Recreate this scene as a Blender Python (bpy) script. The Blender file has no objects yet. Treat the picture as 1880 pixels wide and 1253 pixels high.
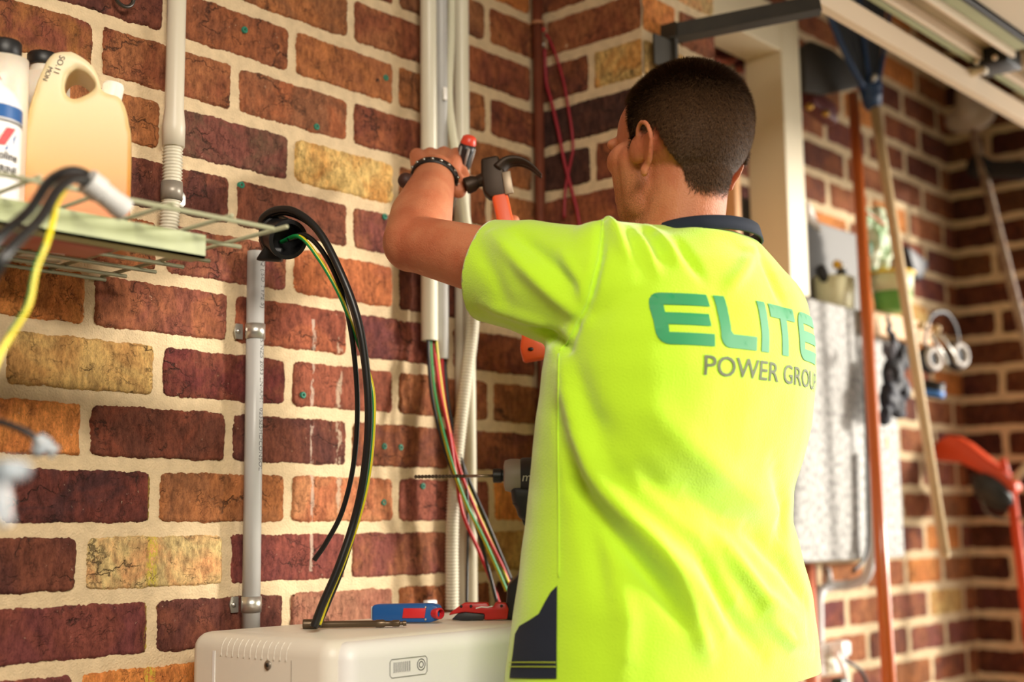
import bpy, bmesh, math, random
import numpy as np
from mathutils import Vector, Matrix, noise
from mathutils.bvhtree import BVHTree
random.seed(7); rng = np.random.default_rng(7)
PI = math.pi
SC = bpy.context.scene
COL = SC.collection

# ------------------------------------------------------------------ camera
W, H = 1880, 1253
F, YAW, PIT, ROLL = 2471.57, 0.85181, 0.13836, -0.01208
CAM = Vector((0.0, -1.57008, 1.2))
fwd = Vector((math.sin(YAW)*math.cos(PIT), math.cos(YAW)*math.cos(PIT), math.sin(PIT)))
r0 = Vector((math.cos(YAW), -math.sin(YAW), 0)); u0 = r0.cross(fwd)
rgt = math.cos(ROLL)*r0 + math.sin(ROLL)*u0
upv = -math.sin(ROLL)*r0 + math.cos(ROLL)*u0
cd = bpy.data.cameras.new('camera'); cam = bpy.data.objects.new('camera', cd); COL.objects.link(cam)
m = Matrix((rgt, upv, -fwd)).transposed().to_4x4(); m.translation = CAM
cam.matrix_world = m
cd.sensor_width = 36; cd.lens = 36*F/W; cd.clip_start = 0.05
cd.dof.use_dof = True; cd.dof.focus_distance = 1.80; cd.dof.aperture_fstop = 2.4
SC.camera = cam

# ------------------------------------------------------------------ light and exposure
SC.view_settings.view_transform = 'Standard'; SC.view_settings.look = 'None'
SC.view_settings.gamma = 1; SC.view_settings.use_curve_mapping = False
SC.view_settings.exposure = 0.35
SC.cycles.use_denoising = True
SC.cycles.max_bounces = 6
wd = bpy.data.worlds.new('world'); SC.world = wd; wd.use_nodes = True
wd.node_tree.nodes['Background'].inputs[0].default_value = (1.0, 0.88, 0.72, 1)
wd.node_tree.nodes['Background'].inputs[1].default_value = 0.9
def area(name, loc, target, sx, sy, power, color):
    l = bpy.data.lights.new(name, 'AREA'); l.shape = 'RECTANGLE'; l.size = sx; l.size_y = sy
    l.energy = power; l.color = color
    o = bpy.data.objects.new(name, l); COL.objects.link(o); o.location = loc
    o.rotation_euler = (Vector(target)-Vector(loc)).to_track_quat('-Z', 'Y').to_euler()
    return o
# daylight through the open garage doorway on the right (sky outside), and a low sun
area('doorway_daylight', (6.5, -3.2, 1.9), (0.0, -2.6, 0.8), 7.0, 3.8, 300, (1.0, 0.96, 0.90))
sl = bpy.data.lights.new('sun', 'SUN'); sl.energy = 3.7; sl.angle = math.radians(8); sl.color = (1.0, 0.92, 0.80)
so = bpy.data.objects.new('sun', sl); COL.objects.link(so)
so.rotation_euler = Vector((-0.72, 0.69, -0.14)).to_track_quat('-Z', 'Y').to_euler()
# added unseen warm fill lamp behind the camera, spread narrowed off the right wall
fill_lamp = area('added_fill_light', (-0.1, -2.2, 2.55), (0.55, 0.0, 0.9), 1.2, .5, 30, (1.0, 0.90, 0.76)); fill_lamp.data.spread = math.radians(100)

# ------------------------------------------------------------------ geometry helpers
def ray(px, py): return fwd*F + rgt*(px-W/2) + upv*(H/2-py)
def oY(px, py, Y=0.0): d = ray(px, py); return CAM + d*((Y-CAM.y)/d.y)
def oX(px, py, X): d = ray(px, py); return CAM + d*((X-CAM.x)/d.x)
def oZ(px, py, Z): d = ray(px, py); return CAM + d*((Z-CAM.z)/d.z)
def aD(px, py, dep): return CAM + ray(px, py)*(dep/F)
def pj(p):
    v = Vector(p)-CAM; return (W/2+F*v.dot(rgt)/v.dot(fwd), H/2-F*v.dot(upv)/v.dot(fwd))

def tag(o, label=None, cat=None, group=None, kind=None):
    if label: o['label'] = label
    if cat: o['category'] = cat
    if group: o['group'] = group
    if kind: o['kind'] = kind
    return o
def link(name, me, mat=None, parent=None, smooth=True):
    if mat is not None:
        for mm in (mat if isinstance(mat, (list, tuple)) else [mat]): me.materials.append(mm)
    o = bpy.data.objects.new(name, me); COL.objects.link(o)
    if smooth and len(me.polygons): me.polygons.foreach_set('use_smooth', [True]*len(me.polygons))
    if parent is not None:
        o.parent = parent; o.matrix_parent_inverse = parent.matrix_basis.inverted()
    return o
def B(): return bmesh.new()
def obj(name, bm, mat=None, parent=None, smooth=True, sharp=None):
    bmesh.ops.recalc_face_normals(bm, faces=bm.faces[:])
    me = bpy.data.meshes.new(name); 
    if sharp is not None:
        for e in bm.edges:
            if len(e.link_faces) == 2 and e.calc_face_angle(0) > sharp: e.smooth = False
    bm.to_mesh(me); bm.free()
    return link(name, me, mat, parent, smooth)
def empty(name, loc):
    o = bpy.data.objects.new(name, None); COL.objects.link(o); o.location = loc; o.empty_display_size = .05
    return o
def frame(z, x=None):
    z = Vector(z).normalized()
    x = Vector(x) if x is not None else (Vector((1, 0, 0)) if abs(z.x) < .8 else Vector((0, 1, 0)))
    x = (x - z*x.dot(z)).normalized(); y = z.cross(x)
    return Matrix((x, y, z)).transposed()
def box(bm, c, s, R=None, bev=0.0, seg=2):
    R = R or Matrix.Identity(3)
    M4 = Matrix.Translation(Vector(c)) @ R.to_4x4() @ Matrix.Diagonal((s[0], s[1], s[2], 1))
    g = bmesh.ops.create_cube(bm, size=1, matrix=M4)
    if bev > 0:
        es = list({e for v in g['verts'] for e in v.link_edges})
        bmesh.ops.bevel(bm, geom=es, offset=bev, segments=seg, affect='EDGES', profile=.5)
def bbox(bm, a, b, bev=0.0, seg=2):
    a, b = Vector(a), Vector(b)
    box(bm, (a+b)/2, [abs(b[i]-a[i]) for i in range(3)], None, bev, seg)
def cyl(bm, a, b, ra, rb=None, n=24, caps=True):
    a, b = Vector(a), Vector(b); rb = ra if rb is None else rb
    M4 = Matrix.Translation((a+b)/2) @ frame(b-a).to_4x4()
    bmesh.ops.create_cone(bm, cap_ends=caps, segments=n, radius1=max(ra, 1e-5), radius2=max(rb, 1e-5), depth=(b-a).length, matrix=M4)
def sph(bm, c, r, R=None, n=20):
    r = (r, r, r) if not hasattr(r, '__len__') else r
    M4 = Matrix.Translation(Vector(c)) @ (R or Matrix.Identity(3)).to_4x4() @ Matrix.Diagonal((r[0], r[1], r[2], 1))
    bmesh.ops.create_uvsphere(bm, u_segments=n, v_segments=n//2+2, radius=1, matrix=M4)
def caps(bm, a, b, ra, rb, n=20):
    sph(bm, a, ra, n=n); sph(bm, b, rb, n=n); cyl(bm, a, b, ra, rb, n)
def lathe(bm, prof, o, axis=(0, 0, 1), n=32):
    R = frame(axis); o = Vector(o); rings = []
    for r, z in prof:
        rings.append([bm.verts.new(o + R @ Vector((r*math.cos(2*PI*k/n), r*math.sin(2*PI*k/n), z))) for k in range(n)])
    for i in range(len(rings)-1):
        for k in range(n): bm.faces.new((rings[i][k], rings[i][(k+1) % n], rings[i+1][(k+1) % n], rings[i+1][k]))
    bm.faces.new(rings[0]); bm.faces.new(rings[-1])
def smoothpath(pts, k=8):
    P = [Vector(p) for p in pts]
    if len(P) < 3: return P
    Q = [P[0]*2-P[1]] + P + [P[-1]*2-P[-2]]; out = []
    for i in range(1, len(Q)-2):
        for j in range(k):
            t = j/k; a, b, c, d = Q[i-1], Q[i], Q[i+1], Q[i+2]
            out.append(.5*((2*b)+(c-a)*t+(2*a-5*b+4*c-d)*t*t+(3*b-a-3*c+d)*t**3))
    out.append(P[-1]); return out
def sweep(bm, pts, r, n=12, k=8, rf=None, flat=1.0, smooth=True):
    P = smoothpath(pts, k) if smooth else [Vector(p) for p in pts]
    rings = []; x = None; L = 0
    for i, p in enumerate(P):
        t = (P[min(i+1, len(P)-1)]-P[max(i-1, 0)]).normalized()
        if x is None: x = frame(t) @ Vector((1, 0, 0))
        x = (x - t*x.dot(t)).normalized(); y = t.cross(x)
        if i: L += (p-P[i-1]).length
        rr = rf(i/(len(P)-1), L) if rf else r
        rings.append([bm.verts.new(p + x*rr*math.cos(2*PI*q/n) + y*rr*flat*math.sin(2*PI*q/n)) for q in range(n)])
    for i in range(len(rings)-1):
        for q in range(n): bm.faces.new((rings[i][q], rings[i][(q+1) % n], rings[i+1][(q+1) % n], rings[i+1][q]))
    bm.faces.new(rings[0]); bm.faces.new(rings[-1])
def corrugated(bm, pts, r, pitch=.0042, n=18):
    P = smoothpath(pts, 24)
    # resample
    S = [0]
    for i in range(1, len(P)): S.append(S[-1]+(P[i]-P[i-1]).length)
    T = S[-1]; N = int(T/pitch*4); out = []; j = 0
    for i in range(N+1):
        s = T*i/N
        while j < len(S)-2 and S[j+1] < s: j += 1
        t = (s-S[j])/max(1e-9, S[j+1]-S[j]); out.append(P[j].lerp(P[j+1], t))
    sweep(bm, out, r, n, 1, rf=lambda t, L: r*(1+.11*math.cos(2*PI*round(t*N)/4)), smooth=False)
def ribbon(bm, pts, wdir, w, th):
    """flat strap of rectangular section along pts"""
    P = [Vector(p) for p in pts]; rings = []
    for i, p in enumerate(P):
        t = (P[min(i+1, len(P)-1)]-P[max(i-1, 0)]).normalized()
        wd_ = Vector(wdir); wd_ = (wd_-t*wd_.dot(t)).normalized(); nn = t.cross(wd_)
        rings.append([bm.verts.new(p+wd_*w*a+nn*th*b) for a, b in ((-.5, -.5), (.5, -.5), (.5, .5), (-.5, .5))])
    for i in range(len(rings)-1):
        for q in range(4): bm.faces.new((rings[i][q], rings[i][(q+1) % 4], rings[i+1][(q+1) % 4], rings[i+1][q]))
    bm.faces.new(rings[0]); bm.faces.new(rings[-1])
def prism(bm, poly, O, ex, ey, depth, bev=0.0, seg=2):
    """polygon in plane (ex,ey) at O extruded along ex x ey by depth (centred)"""
    ex, ey = Vector(ex).normalized(), Vector(ey).normalized(); ez = ex.cross(ey); O = Vector(O)
    vs = [bm.verts.new(O+ex*a+ey*b-ez*depth/2) for a, b in poly]; f = bm.faces.new(vs)
    g = bmesh.ops.extrude_face_region(bm, geom=[f]); nv = [v for v in g['geom'] if isinstance(v, bmesh.types.BMVert)]
    bmesh.ops.translate(bm, verts=nv, vec=ez*depth)
    if bev > 0:
        es = list({e for v in vs+nv for e in v.link_edges})
        bmesh.ops.bevel(bm, geom=es, offset=bev, segments=seg, affect='EDGES', profile=.5)
def evalmesh(o, name):
    dg = bpy.context.evaluated_depsgraph_get(); dg.update()
    me = bpy.data.meshes.new_from_object(o.evaluated_get(dg)); me.name = name
    return me
def union_mesh(bm, vox, smooth=6, name='u', fac=.5):
    bmesh.ops.recalc_face_normals(bm, faces=bm.faces[:])
    me = bpy.data.meshes.new('tmp'); bm.to_mesh(me); bm.free()
    o = bpy.data.objects.new('tmp', me); COL.objects.link(o)
    r = o.modifiers.new('r', 'REMESH'); r.mode = 'VOXEL'; r.voxel_size = vox; r.adaptivity = 0
    if smooth: s = o.modifiers.new('s', 'SMOOTH'); s.factor = fac; s.iterations = smooth
    out = evalmesh(o, name)
    bpy.data.objects.remove(o); bpy.data.meshes.remove(me)
    return out
def text_mesh(txt, size, shear=0, bold=0, align='LEFT', spacing=1.0):
    c = bpy.data.curves.new('t', 'FONT'); c.body = txt; c.size = size; c.shear = shear; c.offset = bold
    c.align_x = align; c.space_character = spacing; c.resolution_u = 3
    o = bpy.data.objects.new('t', c); COL.objects.link(o)
    me = evalmesh(o, 'text'); bpy.data.objects.remove(o); bpy.data.curves.remove(c)
    return me
def text_flat(name, txt, size, O, ex, ey, mat, parent, off=0.0, **kw):
    me = text_mesh(txt, size, **kw); ex = Vector(ex).normalized(); ey = Vector(ey); ey = (ey-ex*ey.dot(ex)).normalized(); ez = ex.cross(ey)
    for v in me.vertices: x, y, _ = v.co; v.co = Vector(O)+ex*x+ey*y+ez*off
    return link(name, me, mat, parent, smooth=False)
def text_tube(name, txt, size, O, ax, face, r, mat, parent, **kw):
    """lettering printed round a pipe: O on the axis, ax reading direction, face = outward direction of the letters' middle"""
    me = text_mesh(txt, size, **kw); ax = Vector(ax).normalized(); fc = Vector(face); fc = (fc-ax*fc.dot(ax)).normalized()
    sd = fc.cross(ax)   # letters' up
    b = bmesh.new(); b.from_mesh(me)
    for v in b.verts:
        x, y, _ = v.co; a = (y-size*.35)/r
        v.co = Vector(O)+ax*x+(fc*math.cos(a)+sd*math.sin(a))*(r+.0003)
    b.to_mesh(me); b.free()
    return link(name, me, mat, parent, smooth=False)

# ------------------------------------------------------------------ materials
def s2l(c):
    return tuple(((x/255)/12.92 if x/255 <= .04045 else ((x/255+.055)/1.055)**2.4) for x in c)
MC = {}
def mat(name, col, rough=.5, metal=0.0, bump=0.0, bscale=200, var=0.0, vscale=20, col2=None, sub=0.0, trans=0.0, spec=.5, alpha=1.0, coat=0.0, emit=None):
    if name in MC: return MC[name]
    m_ = bpy.data.materials.new(name); m_.use_nodes = True; nt = m_.node_tree; p = nt.nodes['Principled BSDF']; MC[name] = m_
    c = s2l(col)+(1,)
    p.inputs['Base Color'].default_value = c; p.inputs['Roughness'].default_value = rough; p.inputs['Metallic'].default_value = metal
    p.inputs['Specular IOR Level'].default_value = spec
    if sub: p.inputs['Subsurface Weight'].default_value = sub; p.inputs['Subsurface Radius'].default_value = (.02, .008, .004); p.inputs['Subsurface Scale'].default_value = .5
    if trans: p.inputs['Transmission Weight'].default_value = trans
    if coat: p.inputs['Coat Weight'].default_value = coat
    tc = nt.nodes.new('ShaderNodeTexCoord')
    if var or col2:
        n = nt.nodes.new('ShaderNodeTexNoise'); n.inputs['Scale'].default_value = vscale; n.inputs['Detail'].default_value = 6
        nt.links.new(tc.outputs['Object'], n.inputs['Vector'])
        rp = nt.nodes.new('ShaderNodeValToRGB'); rp.color_ramp.elements[0].position = .35; rp.color_ramp.elements[1].position = .65
        c2 = s2l(col2)+(1,) if col2 else tuple(min(1, x*(1-var)) for x in c[:3])+(1,)
        rp.color_ramp.elements[0].color = c2; rp.color_ramp.elements[1].color = c
        nt.links.new(n.outputs['Fac'], rp.inputs['Fac']); nt.links.new(rp.outputs['Color'], p.inputs['Base Color'])
    if bump:
        n2 = nt.nodes.new('ShaderNodeTexNoise'); n2.inputs['Scale'].default_value = bscale; n2.inputs['Detail'].default_value = 5
        nt.links.new(tc.outputs['Object'], n2.inputs['Vector'])
        b = nt.nodes.new('ShaderNodeBump'); b.inputs['Strength'].default_value = bump; b.inputs['Distance'].default_value = .002
        nt.links.new(n2.outputs['Fac'], b.inputs['Height']); nt.links.new(b.outputs['Normal'], p.inputs['Normal'])
    return m_

def brick_material():
    m_ = bpy.data.materials.new('clay_brick'); m_.use_nodes = True; nt = m_.node_tree; N = nt.nodes.new; Lk = nt.links.new
    p = nt.nodes['Principled BSDF']; p.inputs['Roughness'].default_value = .88; p.inputs['Specular IOR Level'].default_value = .25
    tc = N('ShaderNodeTexCoord')
    a1 = N('ShaderNodeVertexColor'); a1.layer_name = 'colA'; a2 = N('ShaderNodeVertexColor'); a2.layer_name = 'colB'
    def noi(sc, det, vec=None, dist=0, rough=.6):
        n = N('ShaderNodeTexNoise'); n.inputs['Scale'].default_value = sc; n.inputs['Detail'].default_value = det
        n.inputs['Distortion'].default_value = dist; n.inputs['Roughness'].default_value = rough
        Lk(vec or tc.outputs['Object'], n.inputs['Vector']); return n
    def ramp(src, a, b, ca=0, cb=1):
        r = N('ShaderNodeMapRange'); r.inputs[1].default_value = a; r.inputs[2].default_value = b; r.inputs[3].default_value = ca; r.inputs[4].default_value = cb
        Lk(src, r.inputs[0]); return r.outputs[0]
    def mth(op, a, b):
        q = N('ShaderNodeMath'); q.operation = op
        for i, s in enumerate((a, b)):
            if isinstance(s, (int, float)): q.inputs[i].default_value = s
            else: Lk(s, q.inputs[i])
        return q.outputs[0]
    def mix(f, a, b, mode='MIX'):
        q = N('ShaderNodeMix'); q.data_type = 'RGBA'; q.blend_type = mode
        if isinstance(f, (int, float)): q.inputs[0].default_value = f
        else: Lk(f, q.inputs[0])
        for i, s in ((6, a), (7, b)):
            if isinstance(s, tuple): q.inputs[i].default_value = s
            else: Lk(s, q.inputs[i])
        return q.outputs[2]
    big = noi(14, 4, dist=.6)
    c = mix(ramp(big.outputs['Fac'], .42, .60), a1.outputs['Color'], a2.outputs['Color'])
    gr = N('ShaderNodeMapping'); gr.inputs['Scale'].default_value = (1.5, 1.5, .6); Lk(tc.outputs['Object'], gr.inputs[0])
    mid = noi(75, 6, gr.outputs[0], rough=.75)
    c = mix(ramp(mid.outputs['Fac'], .36, .64, .0, 1), mix(1.0, c, (.50, .47, .46, 1), 'MULTIPLY'), mix(1.0, c, (1.22, 1.20, 1.16, 1), 'MULTIPLY'))
    fine = noi(420, 4, gr.outputs[0], rough=.8)
    c = mix(ramp(fine.outputs['Fac'], .54, .66, 0, .7), c, mix(1.0, c, (.30, .26, .25, 1), 'MULTIPLY'))
    pale = noi(160, 3)
    c = mix(ramp(pale.outputs['Fac'], .70, .76, 0, .5), c, (.62, .47, .33, 1))
    # fire cracks
    wn = noi(28, 4); vm = N('ShaderNodeVectorMath'); vm.operation = 'MULTIPLY_ADD'
    Lk(wn.outputs['Color'], vm.inputs[0]); vm.inputs[1].default_value = (.06, .06, .06); Lk(tc.outputs['Object'], vm.inputs[2])
    mp = N('ShaderNodeMapping'); mp.inputs['Scale'].default_value = (.6, 1, 1.35); Lk(vm.outputs[0], mp.inputs[0])
    vo = N('ShaderNodeTexVoronoi'); vo.feature = 'DISTANCE_TO_EDGE'; vo.inputs['Scale'].default_value = 17; Lk(mp.outputs[0], vo.inputs['Vector'])
    msk = noi(11, 3); line = ramp(vo.outputs['Distance'], .0, .034, 1, 0)
    crack = mth('MULTIPLY', line, ramp(msk.outputs['Fac'], .50, .60))
    vo2 = N('ShaderNodeTexVoronoi'); vo2.feature = 'DISTANCE_TO_EDGE'; vo2.inputs['Scale'].default_value = 62; Lk(mp.outputs[0], vo2.inputs['Vector'])
    msk2 = noi(34, 4); crack2 = mth('MULTIPLY', ramp(vo2.outputs['Distance'], .0, .05, 1, 0), ramp(msk2.outputs['Fac'], .50, .62))
    crack = mth('MAXIMUM', crack, mth('MULTIPLY', crack2, .7))
    c = mix(mth('MULTIPLY', crack, .85), c, (.030, .018, .013, 1))
    # old paint and lime streaks running down the wall
    sx = N('ShaderNodeSeparateXYZ'); Lk(tc.outputs['Object'], sx.inputs[0])
    def streak(x0, w, z0, z1, ns, th, colr, amt):
        d = mth('ABSOLUTE', mth('SUBTRACT', mth('ADD', sx.outputs[0], mth('MULTIPLY', noi(14, 2).outputs['Fac'], .012)), x0+.006), 0)
        f = mth('MULTIPLY', ramp(d, w*.5, w, 1, 0), ramp(noi(ns, 4, gr.outputs[0]).outputs['Fac'], th, th+.06))
        f = mth('MULTIPLY', f, mth('MULTIPLY', mth('GREATER_THAN', sx.outputs[2], z0), mth('LESS_THAN', sx.outputs[2], z1)))
        return mix(mth('MULTIPLY', f, amt), c, colr)
    c = streak(1.054, .010, .9, 1.30, 260, .44, (.62, .50, .06, 1), .8)
    c = streak(1.330, .004, 1.14, 1.52, 60, .42, (.62, .48, .38, 1), .75)
    c = streak(1.382, .007, 1.22, 1.50, 60, .48, (.62, .48, .34, 1), .7)
    Lk(c, p.inputs['Base Color'])
    h = mth('ADD', mth('MULTIPLY', fine.outputs['Fac'], .35), mth('MULTIPLY', mid.outputs['Fac'], 1.2))
    h = mth('SUBTRACT', h, mth('MULTIPLY', crack, 1.1))
    b = N('ShaderNodeBump'); b.inputs['Strength'].default_value = .75; b.inputs['Distance'].default_value = .0035
    Lk(h, b.inputs['Height']); Lk(b.outputs['Normal'], p.inputs['Normal'])
    return m_
BRICK = brick_material()
MORTAR = mat('mortar', (226, 202, 164), .95, bump=1.0, bscale=330, var=.16, vscale=55, spec=.2)
WHITE_PVC = mat('white_pvc', (236, 234, 222), .35, var=.05, vscale=14)
GREY_PVC = mat('grey_pvc', (186, 186, 184), .38, var=.06, vscale=14)
CORR = mat('corrugated_pvc', (214, 208, 188), .45)
SHELFM = mat('sage_powder_coat', (158, 166, 122), .45, var=.1, vscale=30)
BLACKR = mat('black_rubber', (20, 20, 22), .45)
BLACKC = mat('black_cable_sheath', (24, 23, 24), .38)
DARKP = mat('dark_plastic', (34, 34, 38), .5)
GREENW = mat('green_insulation', (22, 140, 70), .4)
YELLW = mat('yellow_insulation', (214, 196, 30), .4)
REDW = mat('red_insulation', (196, 28, 36), .4)
STEEL = mat('steel', (176, 174, 168), .3, 1.0)
ZINC = mat('zinc_plated', (205, 203, 196), .35, .85)
INK = mat('printed_ink', (70, 68, 66), .6)
COPPER = mat('brown_copper_pipe', (120, 62, 42), .5, .2, var=.25, vscale=30)
BOXW = mat('inverter_casing', (226, 220, 206), .42, bump=.12, bscale=900)
BOXF = mat('inverter_front', (238, 238, 236), .4, bump=.12, bscale=900)
ORANGE = mat('orange_paint', (214, 92, 32), .4, var=.12, vscale=30)
WOODP = mat('pale_wood', (214, 184, 138), .6, var=.15, vscale=25)
CREAM = mat('cream_paint', (232, 220, 190), .5, var=.04, vscale=10)
NAVY = mat('navy_fabric', (24, 34, 52), .85, bump=.5, bscale=1400)
SKIN = mat('skin', (198, 128, 92), .48, bump=.5, bscale=420, col2=(182, 104, 72), vscale=22, sub=.12, spec=.35)

# ------------------------------------------------------------------ brick walls
C_ = .086; Z0 = 1.2 + .77794           # height of mortar line 0 (rows count downwards)
PAL = [((152, 82, 54), (122, 62, 48)), ((140, 74, 50), (160, 92, 58)), ((118, 62, 48), (96, 50, 44)), ((160, 94, 62), (136, 72, 50)),
       ((130, 66, 52), (112, 56, 56)), ((168, 98, 60), (140, 84, 56)), ((112, 60, 50), (142, 78, 52)), ((150, 86, 62), (128, 66, 60))]
TAN = ((210, 160, 102), (198, 138, 84)); ORG = ((210, 126, 68), (196, 112, 62)); PEACH = ((220, 150, 104), (212, 172, 122)); YEL = ((214, 168, 108), (196, 132, 74))
def brick_wall(name, O, eu, en, U0, U1, rows, joints, special, lo, hi_rows, thick=.0, dark=1.0):
    """O: point on the mortar plane at height 0; eu horizontal direction, en outward normal"""
    O, eu, en = Vector(O), Vector(eu), Vector(en); ez = Vector((0, 0, 1))
    V = []; Fc = []; MI = []; CA = []; CB = []
    nv = 0
    for row in rows:
        zt = Z0 - C_*row; z1 = zt-.0052; z0 = zt-C_+.0066
        js = [j for j in joints(row) if U0 < j < U1]; js = [U0]+js+[U1]
        for a, b in zip(js[:-1], js[1:]):
            if b-a < .02: continue
            ua = a+(.0048 if a > U0 else .0); ub = b-(.0048 if b < U1 else .0)
            near = (row in hi_rows) and (ub > lo[0] and ua < lo[1])
            du = .0032 if near else .012
            nu = max(4, int((ub-ua)/du)); nw = max(4, int((z1-z0)/du))
            s = np.linspace(0, 1, nu+1); t = np.linspace(0, 1, nw+1); S, T = np.meshgrid(s, t)
            Uc = ua+(ub-ua)*S; Zc = z0+(z1-z0)*T
            eL = S*(ub-ua); eR = (1-S)*(ub-ua); eB = T*(z1-z0); eT = (1-T)*(z1-z0)
            sd = rng.random(8)*40
            def wob(p, q, f): return np.sin(p*f+sd[0])*.5+np.sin(p*f*2.3+sd[1]+q*31)*.35+np.sin(p*f*5.1+sd[2])*.25
            amp = .0017; jit = .0009 if near else 0
            def edge(dist, other, sg, k):
                w = np.exp(-dist/.006)
                return sg*w*(amp*(wob(other, k, 60)+.9)+jit*np.abs(rng.standard_normal(other.shape))*1.5)
            Uc = Uc+edge(eL, Zc, 1, 1)*(a > U0)+edge(eR, Zc, -1, 2)*(b < U1)
            Zc = Zc+edge(eB, Uc, 1, 3)+edge(eT, Uc, -1, 4)
            # rounded corners
            rc = rng.uniform(.006, .013)
            for (dx, dz, sx, sz) in ((eL, eB, 1, 1), (eR, eB, -1, 1), (eL, eT, 1, -1), (eR, eT, -1, -1)):
                k = np.clip(1-dx/rc, 0, 1)*np.clip(1-dz/rc, 0, 1)
                Uc = Uc+sx*k*rc*.32; Zc = Zc+sz*k*rc*.32
            dmin = np.minimum(np.minimum(eL if a > U0 else eL+1, eR if b < U1 else eR+1), np.minimum(eB, eT))
            q = np.clip(dmin/.0045, 0, 1); q = q*q*(3-2*q)
            lift = .0035+rng.uniform(-.0012, .0012)
            h = -.0015+q*(lift+.0015)
            if near: h = h+q*(.00045*rng.standard_normal(h.shape)+.0009*np.sin(Uc*90+sd[3])*np.sin(Zc*140+sd[4]))
            P = np.stack([O.x+eu.x*Uc+en.x*h, O.y+eu.y*Uc+en.y*h, Zc], -1).reshape(-1, 3)
            V.append(P)
            idx = np.arange((nu+1)*(nw+1)).reshape(nw+1, nu+1)+nv
            f = np.stack([idx[:-1, :-1], idx[:-1, 1:], idx[1:, 1:], idx[1:, :-1]], -1).reshape(-1, 4)
            Fc.append(f); MI.append(np.zeros(len(f), int)); nv += len(P)
            mid = (a+b)/2; pc = None
            for (r_, u_, c_) in special:
                if r_ == row and a <= u_ <= b: pc = c_
            if pc is None:
                pc = PAL[rng.integers(len(PAL))]
                if rng.random() < .06: pc = ORG
            if rng.random() < .4: pc = (pc[1], pc[0])
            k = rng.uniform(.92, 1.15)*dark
            ca, cb = (np.array(s2l(q_)) for q_ in pc); ca, cb = (q_*np.array([1.14, 1.38, 1.34])*k for q_ in (ca, cb))
            CA.append(np.tile(np.append(ca, 1), (len(P), 1))); CB.append(np.tile(np.append(cb, 1), (len(P), 1)))
    zb, zt = Z0-C_*(max(rows)+1), Z0-C_*min(rows)
    # mortar sheet, with an uneven surface
    nu, nw = (int((U1-U0)/.02)+1, int((zt-zb)/.02)+1)
    S, T = np.meshgrid(np.linspace(U0, U1, nu+1), np.linspace(zb, zt, nw+1))
    h = rng.standard_normal(S.shape)*.0005; h[:, 0] = h[:, -1] = 0
    P = np.stack([O.x+eu.x*S+en.x*h, O.y+eu.y*S+en.y*h, T], -1).reshape(-1, 3); V.append(P)
    idx = np.arange((nu+1)*(nw+1)).reshape(nw+1, nu+1)+nv
    f = np.stack([idx[:-1, :-1], idx[:-1, 1:], idx[1:, 1:], idx[1:, :-1]], -1).reshape(-1, 4)
    Fc.append(f); MI.append(np.ones(len(f), int)); CA.append(np.ones((len(P), 4))); CB.append(np.ones((len(P), 4)))
    V = np.concatenate(V); Fc = np.concatenate(Fc); MI = np.concatenate(MI); CA = np.concatenate(CA); CB = np.concatenate(CB)
    if eu.cross(ez).dot(en) < 0: Fc = Fc[:, ::-1]
    me = bpy.data.meshes.new(name); me.vertices.add(len(V)); me.vertices.foreach_set('co', V.ravel().astype('f'))
    me.loops.add(Fc.size); me.loops.foreach_set('vertex_index', Fc.ravel().astype('i'))
    me.polygons.add(len(Fc)); me.polygons.foreach_set('loop_start', np.arange(0, Fc.size, 4, dtype='i')); me.polygons.foreach_set('loop_total', np.full(len(Fc), 4, 'i'))
    me.update(); me.validate()
    me.polygons.foreach_set('material_index', MI.astype('i')) if len(me.polygons) == len(MI) else None
    for nm, A in (('colA', CA), ('colB', CB)):
        at = me.color_attributes.new(nm, 'FLOAT_COLOR', 'POINT'); at.data.foreach_set('color', A.ravel().astype('f'))
    o = link(name, me, [BRICK, MORTAR])
    return tag(o, kind='structure')

def jl(row):
    b = (.949 if row % 2 else 1.057)
    js = [b+.2283*k for k in range(-9, 14)]
    if row % 2 == 0: js = [j+(-.008 if j > 1.4 else 0) for j in js]
    return sorted(js)
SPL = [(6, .90, TAN), (7, .80, ORG), (9, 1.05, PEACH), (2, 1.40, YEL), (2, 1.17, ((122, 66, 58), (104, 70, 56))), (8, .95, ((112, 52, 44), (76, 40, 40))),
       (10, .95, ((118, 58, 50), (108, 52, 52))), (7, 1.05, ((126, 62, 46), (106, 56, 44))), (5, 1.05, ((132, 70, 56), (150, 84, 58))),
       (6, 1.20, ((108, 46, 44), (124, 62, 48))), (1, .85, ((128, 66, 50), (150, 90, 50))), (1, 1.3, ((162, 88, 58), (140, 84, 60))), (0, 1.4, ((182, 106, 64), (160, 92, 60))),
       (0, 1.17, ((160, 88, 56), (140, 78, 54))), (3, 1.3, ((134, 72, 54), (118, 66, 52))), (4, 1.4, ((180, 98, 62), (164, 86, 58))), (5, 1.28, ((168, 88, 62), (140, 70, 54))),
       (6, 1.42, ((150, 78, 60), (140, 72, 54))), (8, 1.4, ((190, 120, 84), (176, 98, 68))), (9, 1.28, ((128, 62, 54), (110, 52, 50))), (10, 1.4, ((170, 110, 90), (160, 96, 80))),
       (8, 1.6, ((150, 80, 66), (120, 58, 54))), (-2, 1.6, ((150, 92, 62), (120, 70, 52))), (9, 1.75, TAN), (8, 1.80, ORG),
       (1, 3.3, ORG), (2, 3.35, YEL), (0, 3.0, ORG), (11, 3.5, TAN), (0, 2.35, ORG), (2, 3.15, ORG), (3, 3.6, ORG), (1, 3.1, ((170, 92, 60), (150, 80, 54)))]
ROWS = range(-8, 23)
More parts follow.
